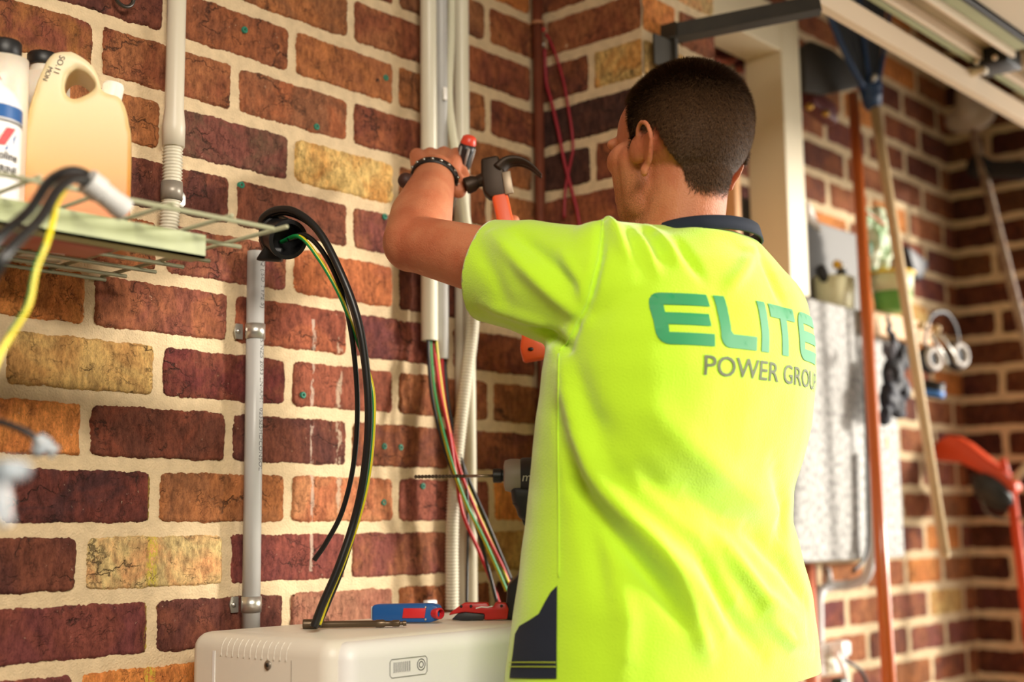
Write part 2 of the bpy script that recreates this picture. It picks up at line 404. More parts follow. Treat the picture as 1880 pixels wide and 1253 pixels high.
brick_wall('wall_left', (0, 0, 0), (1, 0, 0), (0, -1, 0), -.45, 3.759, ROWS, jl, SPL, (.55, 1.875), range(-4, 12))
def jp(row): return [.118] if row % 2 else []
brick_wall('wall_pier_side', (1.873, 0, 0), (0, -1, 0), (-1, 0, 0), .0, .245, ROWS, lambda r: [.131] if r % 2 else [], [(-1, .2, YEL), (0, .1, ((84, 48, 40), (70, 42, 38))), (1, .05, ((84, 48, 40), (70, 42, 38)))], (-1, 1), range(-4, 6))
brick_wall('wall_pier_front', (1.873, -.245, 0), (1, 0, 0), (0, -1, 0), .0, .23, ROWS, lambda r: [] if r % 2 else [.11], [(-1, .1, TAN), (-2, .1, ORG), (-3, .1, PEACH)], (-1, 1), range(-4, 4))
brick_wall('wall_pier_back', (2.103, 0, 0), (0, -1, 0), (1, 0, 0), .0, .245, ROWS, lambda r: [.131] if r % 2 else [], [], (-9, -8), ())
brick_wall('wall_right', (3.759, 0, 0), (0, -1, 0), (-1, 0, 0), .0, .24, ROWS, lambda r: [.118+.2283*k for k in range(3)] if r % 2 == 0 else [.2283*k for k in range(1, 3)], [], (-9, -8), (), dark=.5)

CONC = mat('concrete_floor', (150, 142, 130), .8, bump=.4, bscale=60, var=.15, vscale=5)
b = B(); bbox(b, (-2.7, -4.8, -.06), (4.1, .12, 0)); tag(obj('floor', b, CONC, smooth=False), kind='structure')
b = B(); bbox(b, (-2.7, -4.8, 2.62), (4.1, .12, 2.70)); tag(obj('ceiling', b, mat('ceiling_board', (232, 226, 214), .8), smooth=False), kind='structure')
PLAS = mat('dim_plaster', (112, 92, 72), .85)
b = B(); bbox(b, (-2.7, -4.7, 0), (-2.6, .12, 2.7)); tag(obj('wall_left_end', b, PLAS, smooth=False), kind='structure')
b = B(); bbox(b, (-2.7, -4.8, 0), (4.1, -4.7, 2.7)); tag(obj('wall_rear', b, PLAS, smooth=False), kind='structure')
b = B(); bbox(b, (-2.6, .0, 0), (-.45, .1, 2.7)); tag(obj('wall_left_plain', b, PLAS, smooth=False), kind='structure')
b = B(); bbox(b, (3.765, -4.7, 2.24), (3.98, 0, 2.7)); tag(obj('trim_1', b, PLAS, smooth=False), kind='structure')
b = B(); bbox(b, (3.763, -.24, 0), (3.98, .1, 2.24)); tag(obj('trim_2', b, mat('brick_reveal', (120, 74, 52), .85), smooth=False), kind='structure')
# ------------------------------------------------------------------ conduits on the left wall
XA, XB = Vector((1, 0, 0)), Vector((0, 0, 1)); NY = Vector((0, -1, 0))
def vpipe(px, py0, py1, Y, X=None): 
    a = oY(px, py0, Y); b_ = oY(px, py1, Y); return a, b_
# left wide conduit with corrugated tail and saddle
X = oY(321, 150, -.024).x
e = empty('electrical_conduit', (X, -.024, oY(321, 275, -.024).z))
tag(e, 'wide white conduit at the far left ending in a ribbed grey flexible tail', 'conduit')
b = B(); zt = oY(318, 270, -.024).z
lathe(b, [(.0125, 0), (.0155, 0), (.0158, .03), (.0132, .055), (.0132, 1.2)], (X, -.024, zt), n=32); obj('rigid_pipe', b, mat('aged_white_pvc', (214, 206, 186), .4), e)
b = B(); corrugated(b, [(X-.0005, -.024, zt+.006), (X-.001, -.024, zt-.06), (X-.002, -.022, zt-.10), (X-.003, -.02, zt-.135)], .0128, .0046)
obj('flexible_tail', b, CORR, e)
b = B(); zc = oY(318, 353, -.024).z
lathe(b, [(.0132, -.012), (.0148, -.013), (.0152, 0), (.0148, .013), (.0132, .012)], (X-.001, -.024, zc), n=28)
s_ = obj('saddle_clip', b, mat('grey_clip', (150, 142, 130), .4, .3), e); s_['label'] = 'grey saddle clip'
b = B(); prism(b, [(.012, -.011), (.030, -.011), (.034, -.006), (.034, .006), (.030, .011), (.012, .011)], (X, -.0065, zc-.003), (1, 0, 0), (0, 0, 1), .002, .0006)
obj('lug', b, ZINC, s_)
b = B(); cyl(b, (X+.024, -.0075, zc-.003), (X+.024, -.0105, zc-.003), .0045, .0035, 16); obj('screw_head', b, ZINC, s_)

def saddle(parent, X, Y, z, r, w=.022):
    b = B()
    pts = [(X+(r+.001)*math.cos(a), Y-(r+.001)*math.sin(a), z) for a in np.linspace(-.35, PI+.35, 20)]
    ribbon(b, pts, (0, 0, 1), w, .0014)
    s = obj('saddle_clip', b, ZINC, parent)
    for sx in (-1, 1):
        b = B(); prism(b, [(sx*(r-.002), -.011), (sx*(r+.010), -.011), (sx*(r+.013), 0), (sx*(r+.010), .011), (sx*(r-.002), .011)], (X, -.0065, z), (1, 0, 0), (0, 0, 1), .0018)
        obj('lug', b, ZINC, s, smooth=False)
    for sx in (-1, 1):
        b = B(); cyl(b, (X+sx*(r+.007), -.0075, z), (X+sx*(r+.007), -.0105, z), .0035, .0028, 14); obj('screw_head', b, ZINC, s)
    return s
# printed grey conduit
XG = oY(467, 700, -.022).x; r = .0128
e = empty('electrical_conduit', (XG, -.022, 1.08)); tag(e, 'slim grey conduit printed with black lettering, rising from the white inverter', 'conduit')
zt = oY(468, 462, -.022).z
b = B(); cyl(b, (XG, -.022, 1.02), (XG, -.022, zt), r, n=36); obj('rigid_pipe', b, GREY_PVC, e)
saddle(e, XG, -.022, oY(468, 609, -.022).z, r); saddle(e, XG, -.022, oY(465, 1110, -.022).z, r)
for (py, tx) in ((462, '01 Q (ISO TYPE 5)'), (614, 'AS/NZS 2053 LN-AM1  02351'), (775, '25HDCONSOL')):
    z = oY(474, py, -.03).z
    text_tube('printed_lettering', tx, .0105, (XG, -.022, z), (0, 0, -1), (.28, -.96, 0), r, INK, e, spacing=1.02)

# cluster of pale conduits left of the corner
def pipe_thing(name, label, X, Y, z0, z1, r, m_, group=None):
    e = empty(name, (X, Y, z0)); tag(e, label, 'conduit', group)
    b = B(); n = 32
    lathe(b, [(r-.0022, .03), (r-.0022, 0), (r-.0004, 0), (r, .0008), (r, z1-z0)], (X, Y, z0), n=n)
    obj('rigid_pipe', b, m_, e, sharp=.9); return e
xa = oY(784, 200, -.03).x; xb = oY(810, 200, -.028).x; xd = oY(846, 200, -.02).x
PVCW = mat('warm_white_pvc', (228, 224, 202), .36, var=.04, vscale=12)
pipe_thing('electrical_conduit', 'leftmost pale conduit of the tight bundle, cut off with red and yellow wires hanging out', xa, -.034, oY(789, 626, -.034).z, 2.6, .0138, PVCW, 'pale conduits bundled beside the corner')
pipe_thing('electrical_conduit', 'second pale conduit of the bundle, cut a little lower with black wires hanging out', xb-.002, -.030, oY(815, 660, -.030).z, 2.6, .0112, GREY_PVC, 'pale conduits bundled beside the corner')
e = pipe_thing('electrical_conduit', 'thick white conduit at the right of the bundle running the full height of the wall', xd+.004, -.018, .02, 2.6, .0138, PVCW, 'pale conduits bundled beside the corner')
text_tube('printed_lettering', '20mm  LN-AM1 02351  AS/NZS 2053', .0125, (xd+.004, -.018, oY(868, 690, -.03).z), (0, 0, -1), (.1, -1, 0), .0138, INK, e)
xe = oY(850, 800, -.016).x
e = pipe_thing('electrical_conduit', 'beige conduit with dark print between the ribbed hose and the thick white conduit', xe-.004, -.036, .02, oY(850, 430, -.036).z, .0105, mat('beige_pvc', (208, 200, 176), .45), 'pale conduits bundled beside the corner')
text_tube('printed_lettering', 'III II 20mm', .016, (xe-.004, -.036, oY(846, 585, -.045).z), (0, 0, -1), (.0, -1, 0), .0105, INK, e)
# thin conduit bending out into a ribbed hose
e = empty('flexible_conduit', (xe, -.05, .6)); tag(e, 'thin pale flexible conduit bending past the hand and turning into a ribbed hose below', 'conduit')
up = [oY(829, -60, -.030), oY(828, 60, -.030), oY(824, 170, -.034), (oY(830, 240, -.045)), oY(845, 320, -.058), oY(856, 400, -.062), oY(866, 470, -.064)]
b = B(); sweep(b, up, .0072, 18, 10); obj('smooth_hose', b, mat('soft_pvc', (218, 216, 190), .42), e)
dn = [oY(866, 465, -.064), oY(870, 530, -.064), oY(867, 610, -.062), oY(853, 720, -.058), oY(842, 810, -.055), oY(834, 900, -.052), oY(830, 1000, -.045), oY(830, 1070, -.040), oY(830, 1118, -.036)]
b = B(); corrugated(b, dn, .0105, .0052); obj('ribbed_hose', b, CORR, e)
b = B(); bbox(b, oY(817, 175, -.046)+Vector((-.004, -.002, -.008)), oY(817, 175, -.046)+Vector((.004, .002, .014)), .001)
tag(obj('cable_clip', b, mat('bright_white_plastic', (250, 248, 242), .35)), 'small bright white clip stuck on the pale conduit bundle above the hand', 'clip')

# wires out of the cut conduits
WG = 'loose wires hanging out of the cut conduits'
def wire(label, pts, r, m_, stripe=None, group=None, name='wire', cat='wire', n=10):
    b = B(); sweep(b, pts, r, n, 10)
    if stripe is None:
        o = obj(name, b, m_); tag(o, label, cat, group); return o
    o = obj(name, b, None); o.data.materials.append(m_); o.data.materials.append(stripe)
    for i, p in enumerate(o.data.polygons):
        if p.normal.dot(rgt+upv*.15) > .0: p.material_index = 1
    tag(o, label, cat, group); return o
def Y_(lst): return [oY(x, y, Yv) for x, y, Yv in lst]
wire('red wire leaving the leftmost cut conduit and sweeping down behind the drill bit', Y_([(794, 600, -.034), (797, 640, -.036), (808, 720, -.05), (825, 800, -.065), (838, 880, -.07), (850, 945, -.075), (878, 1010, -.085), (905, 1075, -.10), (918, 1115, -.11)]), .0030, REDW, None, WG)
wire('green and yellow wire leaving the leftmost cut conduit', Y_([(790, 600, -.030), (791, 650, -.036), (797, 720, -.05), (812, 790, -.07), (832, 860, -.085), (858, 930, -.09), (888, 990, -.10), (915, 1050, -.11), (930, 1085, -.115)]), .0030, YELLW, GREENW, WG)
wire('second green and yellow wire, curving nearer to the hose', Y_([(799, 600, -.038), (803, 650, -.04), (815, 740, -.045), (836, 840, -.06), (862, 905, -.07), (885, 960, -.08), (912, 1020, -.09), (933, 1070, -.10)]), .0026, GREENW, YELLW, WG)
wire('black wire leaving the second cut conduit and crossing to the right', Y_([(816, 640, -.028), (818, 690, -.03), (826, 760, -.04), (845, 840, -.06), (868, 900, -.07), (890, 950, -.08), (915, 1010, -.09), (938, 1065, -.10)]), .0034, BLACKC, None, WG)
wire('dark red wire beside the black one from the second cut conduit', Y_([(812, 640, -.034), (812, 680, -.034), (820, 760, -.045), (840, 850, -.065), (870, 930, -.075), (895, 985, -.085), (922, 1040, -.095), (938, 1078, -.10)]), .0028, REDW, None, WG)
wire('straight thin black wire hanging plumb in front of the beige conduit', Y_([(836, 800, -.055), (855, 880, -.07), (859, 960, -.075), (858, 1040, -.08), (857, 1110, -.085)]), .0022, BLACKC, None, WG)
wire('black wire curving to the foot of the drill', Y_([(786, 600, -.034), (787, 660, -.04), (795, 740, -.055), (818, 830, -.075), (845, 900, -.085), (872, 960, -.09), (895, 1040, -.10), (912, 1105, -.11)]), .0030, BLACKC, None, WG)

# black rubber cup on top of the printed conduit and its cables
e = empty('cable_entry', (XG, -.05, zt)); tag(e, 'black rubber cable cup tilted on the top of the grey printed conduit', 'cable gland')
c0 = aD(503, 436, 1.86); c1 = aD(538, 447, 1.80)
ax = (aD(545, 452, 1.78)-aD(500, 428, 1.86))
b = B(); axn = ax.normalized()
lathe(b, [(.012, -.012), (.020, -.012), (.0265, -.004), (.0265, .002), (.0245, .004), (.0245, .030), (.0275, .033), (.0275, .042), (.022, .0425), (.021, .012)], aD(510, 430, 1.86), axn, n=36); obj('cup', b, BLACKR, e, sharp=.7)
b = B(); lathe(b, [(.010, -.02), (.0175, -.018), (.0175, .0), (.012, .0)], aD(505, 455, 1.87), Vector((.3, -.2, -.9)), n=28); obj('neck', b, BLACKR, e, sharp=.7)
b = B(); prism(b, [(-.020, -.012), (.016, -.014), (.020, .006), (-.006, .010)], aD(497, 463, 1.86), rgt, upv, .022, .004); obj('flap', b, BLACKR, e)
def D_(lst): return [aD(x, y, d) for x, y, d in lst]
wire('thick black cable looping out of the black cup and arching down to the inverter', D_([(500, 440, 1.87), (480, 410, 1.86), (500, 388, 1.84), (540, 388, 1.82), (585, 425, 1.80), (625, 500, 1.78), (655, 580, 1.77), (670, 660, 1.765), (677, 760, 1.76), (670, 860, 1.76), (652, 950, 1.76), (622, 1040, 1.745), (592, 1110, 1.735), (576, 1152, 1.73)]), .0052, BLACKC, None, None, 'power_cable', 'cable', 14)
wire('second thick black cable following the arch closely to the inverter', D_([(505, 445, 1.875), (484, 416, 1.87), (502, 394, 1.85), (535, 392, 1.835), (580, 420, 1.82), (620, 490, 1.80), (650, 572, 1.79), (668, 655, 1.785), (676, 755, 1.785), (671, 858, 1.785), (655, 950, 1.785), (628, 1040, 1.77), (602, 1105, 1.76), (583, 1150, 1.75)]), .0048, BLACKC, None, None, 'power_cable', 'cable', 14)
wire('thin black cable hanging from the black cup with its cut end above the inverter', D_([(530, 440, 1.83), (560, 432, 1.82), (592, 462, 1.81), (622, 520, 1.80), (641, 590, 1.80), (653, 680, 1.80), (656, 770, 1.80), (648, 860, 1.80), (628, 940, 1.80), (600, 995, 1.80), (577, 1029, 1.80)]), .0035, BLACKC, None, None, 'power_cable', 'cable', 12)
wire('green and yellow earth wire coming out of the black cup and ending on the inverter', D_([(515, 445, 1.85), (550, 435, 1.81), (585, 475, 1.80), (620, 535, 1.795), (645, 595, 1.80), (668, 660, 1.80), (685, 720, 1.785), (685, 800, 1.78), (676, 880, 1.775), (658, 955, 1.77), (630, 1035, 1.76), (603, 1100, 1.75), (586, 1148, 1.74)]), .0029, GREENW, YELLW, None, 'earth_wire')

# wall plugs and the hook
plug_m = mat('green_wall_plug', (30, 122, 98), .5)
for i, (px, py, lab) in enumerate([(449, 55, 'topmost green wall plug, right of the wide white conduit'), (708, 143, 'green wall plug beside a black hole, left of the pale bundle'), (581, 233, 'green wall plug ringed by crumbled brick above the pale yellow brick'),
        (443, 340, 'green wall plug just above the black rubber cup'), (706, 398, 'green wall plug right beside the raised elbow'), (556, 726, 'green wall plug between the grey conduit and the hanging cables'),
        (705, 820, 'left one of two green plugs side by side left of the wires'), (735, 822, 'right one of two green plugs side by side left of the wires'), (776, 893, 'green plug just below the drill bit'), (704, 923, 'lowest green plug, right of the hanging cables')]):
    p = oY(px, py, -.0035); b = B()
    lathe(b, [(.0020, -.008), (.0020, .0018), (.0034, .0026), (.0052, .0016), (.0052, -.008)], p, NY, n=14)
    tag(obj('wall_plug', b, plug_m), lab, 'wall plug', 'green plugs set in the brick wall')
b = B(); p = oY(693, 149, -.0032); cyl(b, p, p+Vector((0, -.0012, 0)), .0045, n=8)
tag(obj('drill_hole', b, mat('hole_black', (12, 9, 8), .9)), 'black drilled hole next to a green plug high on the wall', 'hole')
e = empty('wall_hook', oY(225, -6, -.01)); tag(e, 'dark metal ring hook at the top edge above the white jug', 'hook')
b = B(); c = oY(226, -6, -.016); sweep(b, [c+Vector((.0145*math.cos(a), -.003, .0145*math.sin(a))) for a in np.linspace(0.6, 2*PI+.2, 26)], .0028, 12, 2); obj('ring', b, mat('dark_steel', (92, 88, 84), .3, .9), e)
b = B(); cyl(b, c+Vector((0, .016, .0145)), c+Vector((0, -.004, .0145)), .0035, n=14); obj('shank', b, STEEL, e)

# corner: brown pipe, green wire, clip, red wires
XC = 1.873
e = empty('corner_pipe', (1.855, -.018, 0)); tag(e, 'thin brown copper pipe standing in the brick corner', 'pipe')
b = B(); cyl(b, (1.852, -.022, .02), (1.852, -.022, 2.6), .0095, n=24); obj('copper_tube', b, COPPER, e)
b = B(); z = oY(980, 36, -.03).z; ribbon(b, [(1.852+.0115*math.cos(a), -.022-.0115*math.sin(a), z) for a in np.linspace(0, 2*PI, 24)], (0, 0, 1), .006, .0015); obj('strap', b, mat('terracotta_strap', (176, 120, 84), .6), e)
b = B(); sweep(b, [(1.868, -.012, .1), (1.868, -.010, 1.2), (1.867, -.011, 2.6)], .0028, 10); tag(obj('wire', b, mat('dull_green_wire', (70, 92, 60), .5)), 'dull green wire in the corner behind the brown copper pipe', 'wire')
e = empty('hanging_tag', oX(1000, 70, 1.86)); tag(e, 'small pale metal bracket with screws tied beside the brown pipe', 'bracket')
p = oX(999, 68, 1.864); b = B(); bbox(b, p+Vector((-.0015, -.008, -.026)), p+Vector((.0015, .008, .026)), .001); obj('plate', b, mat('tarnished_plate', (170, 140, 112), .5, .4), e)
b = B(); sph(b, p+Vector((-.002, 0, .014)), .0045, n=12); obj('screw_head', b, REDW, e)
b = B(); sph(b, p+Vector((-.002, 0, -.016)), .0042, n=12); obj('screw_head', b, ZINC, e)
def X_(lst): return [oX(x, y, Xv) for x, y, Xv in lst]
DR = mat('dark_red_insulation', (150, 30, 46), .45)
wire('dark red wire hanging from the corner bracket, nearest to the brown pipe', X_([(1000, 90, 1.862), (1003, 150, 1.862), (1012, 185, 1.862), (1025, 240, 1.862), (1037, 300, 1.862), (1050, 350, 1.862), (1062, 400, 1.862), (1080, 520, 1.862)]), .0032, DR, None, 'dark red wires in the corner')
wire('dark red wire looping further right on the pier towards the face', X_([(1002, 62, 1.862), (1012, 80, 1.862), (1025, 115, 1.862), (1036, 155, 1.862), (1043, 195, 1.862), (1050, 240, 1.862), (1052, 275, 1.862), (1045, 310, 1.862), (1038, 350, 1.862), (1036, 400, 1.862)]), .0026, DR, None, 'dark red wires in the corner')

# ------------------------------------------------------------------ wire shelf
ZS = 1.534; e = empty('wire_shelf', (.6, -.2, ZS)); tag(e, 'sage green wire mesh shelf with a flat front rail carrying bottles at the left edge', 'shelf')
rodm = mat('sage_wire', (164, 164, 134), .4, .2)
ys = [-.405, -.30, -.205, -.150, -.097, -.045, -.004]; ends = [.93, .965, .99, .99, .985, .975, .97]
ribs = [(y, x1) for y, x1 in zip(ys, ends)]
for y, x1 in ribs:
    b = B(); sweep(b, [(-.25, y, ZS), (x1, y, ZS)], .0026, 10, 1, smooth=False); obj('long_wire', b, rodm, e)
for k in range(15):
    x = .965-.075*k
    b = B(); sweep(b, [(x-.02, -.41, ZS+.004), (x, -.002, ZS+.004)], .0024, 10, 1, smooth=False); obj('cross_wire', b, rodm, e)
pr = [oY(375, 433, -.325), oY(375, 471, -.325)]
b = B(); z0, z1 = pr[1].z, pr[0].z; xr = pr[0].x
bbox(b, (-.3, -.328, z0-.003), (xr, -.324, z1)); bbox(b, (-.3, -.328, z0-.003), (xr, -.300, z0)); obj('front_rail', b, SHELFM, e, smooth=False)
b = B(); bbox(b, (-.3, -.215, z0+.004), (.64, -.190, z1-.004), .002); obj('under_rail', b, SHELFM, e, smooth=False)
b = B(); prism(b, [(0, 0), (.30, 0), (.30, -.02), (.02, -.22), (0, -.22)], (-.1, -.02, ZS-.003), (0, -1, 0), (0, 0, 1), .012); obj('wall_bracket', b, SHELFM, e, smooth=False)

# jug
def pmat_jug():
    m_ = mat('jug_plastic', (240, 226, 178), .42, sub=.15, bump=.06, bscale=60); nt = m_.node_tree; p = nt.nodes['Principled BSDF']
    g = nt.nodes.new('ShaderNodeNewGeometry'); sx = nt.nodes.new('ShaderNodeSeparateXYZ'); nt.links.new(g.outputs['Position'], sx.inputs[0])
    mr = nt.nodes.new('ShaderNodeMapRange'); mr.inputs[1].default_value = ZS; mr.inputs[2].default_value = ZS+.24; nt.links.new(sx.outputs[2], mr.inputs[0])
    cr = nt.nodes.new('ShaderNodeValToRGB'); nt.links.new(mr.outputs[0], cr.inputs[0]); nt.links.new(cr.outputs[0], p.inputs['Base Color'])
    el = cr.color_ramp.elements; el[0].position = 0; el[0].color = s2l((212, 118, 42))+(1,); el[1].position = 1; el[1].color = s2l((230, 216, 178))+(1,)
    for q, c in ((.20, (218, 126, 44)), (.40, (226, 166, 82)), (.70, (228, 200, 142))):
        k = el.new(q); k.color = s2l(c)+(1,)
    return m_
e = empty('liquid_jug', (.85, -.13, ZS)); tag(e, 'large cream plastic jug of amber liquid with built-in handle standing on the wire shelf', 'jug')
YJ = -.125
JC = oY(140, 300, -.125); jv = Vector((JC.x-CAM.x, JC.y-CAM.y, 0)).normalized(); jx = Vector((jv.y, -jv.x, 0))
def onJ(x, y): d = ray(x, y); return CAM+d*((JC-CAM).dot(jv)/d.dot(jv))
def P2(lst): return [((onJ(x, y)-JC).dot(jx), onJ(x, y).z) for x, y in lst]
out = P2([(24, 350), (34, 285), (50, 215), (68, 160), (84, 125), (98, 110), (130, 108), (150, 118), (170, 134), (182, 158), (187, 182), (221, 190), (233, 214), (243, 262), (243, 320), (240, 420)])
zb = ZS+.005; xl = out[0][0]; xrj = out[-1][0]
out = [(x, max(z, zb)) for x, z in out]; out = [(xl+.004, zb)]+out; out[-1] = (xrj, zb); out = [(x*.97, z) for x, z in out]
hole = P2([(118, 172), (124, 152), (140, 140), (160, 150), (178, 172), (160, 186), (136, 196), (121, 190)])
cu = bpy.data.curves.new('jug', 'CURVE'); cu.dimensions = '2D'; cu.fill_mode = 'BOTH'; cu.extrude = .034
for poly in (out, hole):
    s_ = cu.splines.new('POLY'); s_.points.add(len(poly)-1); s_.use_cyclic_u = True
    for i, (x, z) in enumerate(poly): s_.points[i].co = (x, z, 0, 1)
oc = bpy.data.objects.new('jug', cu); COL.objects.link(oc); me = evalmesh(oc, 'jug_body'); bpy.data.objects.remove(oc)
for v in me.vertices: x, z, y = v.co; q_ = JC+jx*x+jv*y; v.co = (q_.x, q_.y, z)
tmp = bpy.data.objects.new('t', me); COL.objects.link(tmp); rm = tmp.modifiers.new('r', 'REMESH'); rm.mode = 'VOXEL'; rm.voxel_size = .0022; sm = tmp.modifiers.new('s', 'SMOOTH'); sm.iterations = 34; sm.factor = .7
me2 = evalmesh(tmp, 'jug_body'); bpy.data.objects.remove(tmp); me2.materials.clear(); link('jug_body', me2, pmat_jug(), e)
pc = onJ(203, 186)-jv*.004; b = B(); axc = (jx*.16+Vector((0, 0, 1))).normalized()
lathe(b, [(.0105, -.006), (.0122, -.004), (.0124, .019), (.0112, .0215), (0.001, .0218)], pc, axc, n=40); obj('screw_cap', b, mat('ribbed_white_cap', (244, 240, 228), .4), e, sharp=.6)
b = B(); R = frame(axc)
for k in range(40):
    a = 2*PI*k/40; box(b, pc+R@Vector((.0124*math.cos(a), .0124*math.sin(a), .008)), (.0008, .0008, .020), R@Matrix.Rotation(a, 3, 'Z'))
obj('cap_ribs', b, mat('ribbed_white_cap', (244, 240, 228), .4), e, smooth=False)
text_flat('stamped_lettering', 'SO.11', .010, onJ(110, 118)-jv*.0350, -jx*.30-Vector((0, 0, 1)), jx-Vector((0, 0, 1))*.30, INK, e)
text_flat('stamped_lettering', 'MON', .008, onJ(90, 138)-jv*.0350, -jx*.35-Vector((0, 0, 1)), jx-Vector((0, 0, 1))*.35, INK, e)
text_flat('stamped_lettering', '10 L', .012, onJ(150, 352)-jv*.0350, jx, (0, 0, 1), mat('faint_emboss', (214, 196, 140), .5), e)

def bottle(name, label, cat, c, r, h, neck, caph, bm_, cm, ysc=.6, sh=.6):
    e = empty(name, c); tag(e, label, cat)
    b = B(); lathe(b, [(r*.9, 0), (r, .006), (r, h*sh), (r*.94, h*(sh+.12)), (neck*1.25, h*.93), (neck, h*.96), (neck, h)], c, n=36)
    for v in b.verts: v.co.y = c[1]+(v.co.y-c[1])*ysc if v.co.z < c[2]+h*.9 else v.co.y
    obj('bottle_body', b, bm_, e)
    b = B(); lathe(b, [(neck*1.2, 0), (neck*1.28, .002), (neck*1.28, caph-.003), (neck*1.15, caph), (.001, caph)], Vector(c)+Vector((0, 0, h-.004)), n=32); obj('screw_cap', b, BLACKR, e)
    return e
milk = mat('milky_plastic', (226, 216, 200), .4, sub=.3)
p = oZ(20, 440, ZS); 
c1 = oY(77, 110, -.040); bottle('oil_bottle', 'milky white bottle with a wide black cap standing behind the jug', 'bottle', (c1.x, -.042, ZS+.005), .036, c1.z-ZS-.010, .0150, .016, milk, BLACKR, .85, .8)
c2 = oY(14, 92, -.11); bottle('oil_bottle', 'taller milky bottle with a black cap at the left edge behind the labelled one', 'bottle', (c2.x-.004, -.11, ZS+.005), .030, c2.z-ZS-.012, .0155, .020, milk, BLACKR, .9, .85)
b = B(); 
# labelled bottle in front
cv = oY(-27, 300, -.20); e = empty('oil_bottle', (cv.x, -.20, ZS)); tag(e, 'white blue and red labelled oil bottle with a red spout cut by the left edge', 'bottle')
rv = .036; hv = oY(0, 168, -.20).z-ZS
b = B(); lathe(b, [(rv*.9, 0), (rv, .006), (rv, hv*.84), (rv*.80, hv*.93), (rv*.45, hv), (rv*.4, hv+.004)], (cv.x, -.20, ZS+.005), n=40); obj('bottle_body', b, mat('label_white', (236, 234, 232), .4), e)
def band(nm, z0, z1, a0, a1, m_, slant=0):
    b = B(); N = 14; rr = rv+.0006; vs = []
    for k in range(N+1):
        a = a0+(a1-a0)*k/N; s = slant*(k/N-.5)
        vs.append((b.verts.new((cv.x+rr*math.cos(a), -.20+rr*math.sin(a), z0+s)), b.verts.new((cv.x+rr*math.cos(a), -.20+rr*math.sin(a), z1+s))))
    for k in range(N): b.faces.new((vs[k][0], vs[k+1][0], vs[k+1][1], vs[k][1]))
    obj(nm, b, m_, e)
zz = lambda py: oY(5, py, -.235).z
BL = mat('label_blue', (18, 84, 150), .4); RD = mat('label_red', (206, 40, 44), .4); NV = mat('label_navy', (32, 52, 84), .4)
band('blue_band', zz(215), zz(190), -2.2, .8, BL); band('thin_band', zz(222), zz(218), -2.2, .8, INK)
b = B(); prism(b, [(0, 0), (.010, 0), (.022, .020), (.012, .020)], oY(-6, 262, -.238), (1, .1, 0), (0, 0, 1), .0012); obj('red_chevron', b, RD, e, smooth=False)
b = B(); prism(b, [(0, 0), (.010, 0), (.016, .020), (.006, .010)], oY(8, 274, -.236), (1, .3, 0), (0, 0, 1), .0012); obj('blue_chevron', b, BL, e, smooth=False)
for (py, tx, sz, mm) in ((292, 'Valvoline', .013, INK), (316, 'MARINE', .011, INK)):
    me = text_mesh(tx, sz, bold=.0003); bb = max(v.co.x for v in me.vertices)
    for v in me.vertices:
        x, y, _ = v.co; a = -1.0+(x-bb)/rv; v.co = (cv.x+(rv+.001)*math.cos(a), -.20+(rv+.001)*math.sin(a), zz(py)+y)
    link('label_lettering', me, mm, e, smooth=False)
b = B(); ps = oY(-2, 165, -.20); lathe(b, [(.013, 0), (.013, .012), (.008, .018), (.005, .045), (.003, .060)], (cv.x, -.20, ps.z-.002), n=24); s_ = obj('pour_spout', b, RD, e); s_['label'] = 'red pouring spout'
# pale red tray under
b = B(); bbox(b, (.60, -.30, ZS-.030), (.80, -.24, ZS-.012), .004); tag(obj('plastic_tray', b, mat('dull_red_plastic', (168, 88, 74), .5)), 'dull red plastic strip slung under the wire shelf at the left edge', 'tray')
# white elbow lying on the shelf with black cables
e = empty('conduit_elbow', aD(190, 345, 1.3)); tag(e, 'grey conduit elbow lying on the shelf wires with black cables fed through it', 'conduit fitting')
b = B(); pa, pb = aD(160, 332, 1.27), aD(228, 386, 1.30); d_ = (pb-pa).normalized(); L_ = (pb-pa).length
lathe(b, [(.0095, .0), (.0125, 0), (.0125, .016), (.011, .018), (.011, L_-.012), (.0118, L_-.010), (.0118, L_), (.0095, L_), (.0095, .004)], pa, d_, n=32); obj('pipe_socket', b, GREY_PVC, e, sharp=.6)
wire('thick black cable bending out of the grey elbow and over the shelf edge', D_([(215, 375, 1.30), (168, 338, 1.275), (135, 328, 1.24), (105, 350, 1.20), (75, 400, 1.16), (35, 440, 1.12), (5, 475, 1.10), (-20, 520, 1.10)]), .0052, BLACKC, None, 'black cables over the shelf edge', 'power_cable', 'cable', 14)
wire('second thick black cable, upper one over the shelf edge', D_([(216, 374, 1.30), (170, 330, 1.285), (134, 314, 1.260), (92, 332, 1.225), (56, 384, 1.19), (16, 420, 1.15), (-20, 456, 1.13)]), .0048, BLACKC, None, 'black cables over the shelf edge', 'power_cable', 'cable', 14)
wire('green and yellow wire dropping from the shelf edge down the left side', D_([(118, 350, 1.225), (104, 372, 1.20), (98, 400, 1.19), (86, 445, 1.17), (66, 495, 1.16), (52, 560, 1.15), (20, 615, 1.14), (0, 650, 1.13), (-20, 700, 1.12)]), .0027, GREENW, YELLW, None, 'earth_wire')
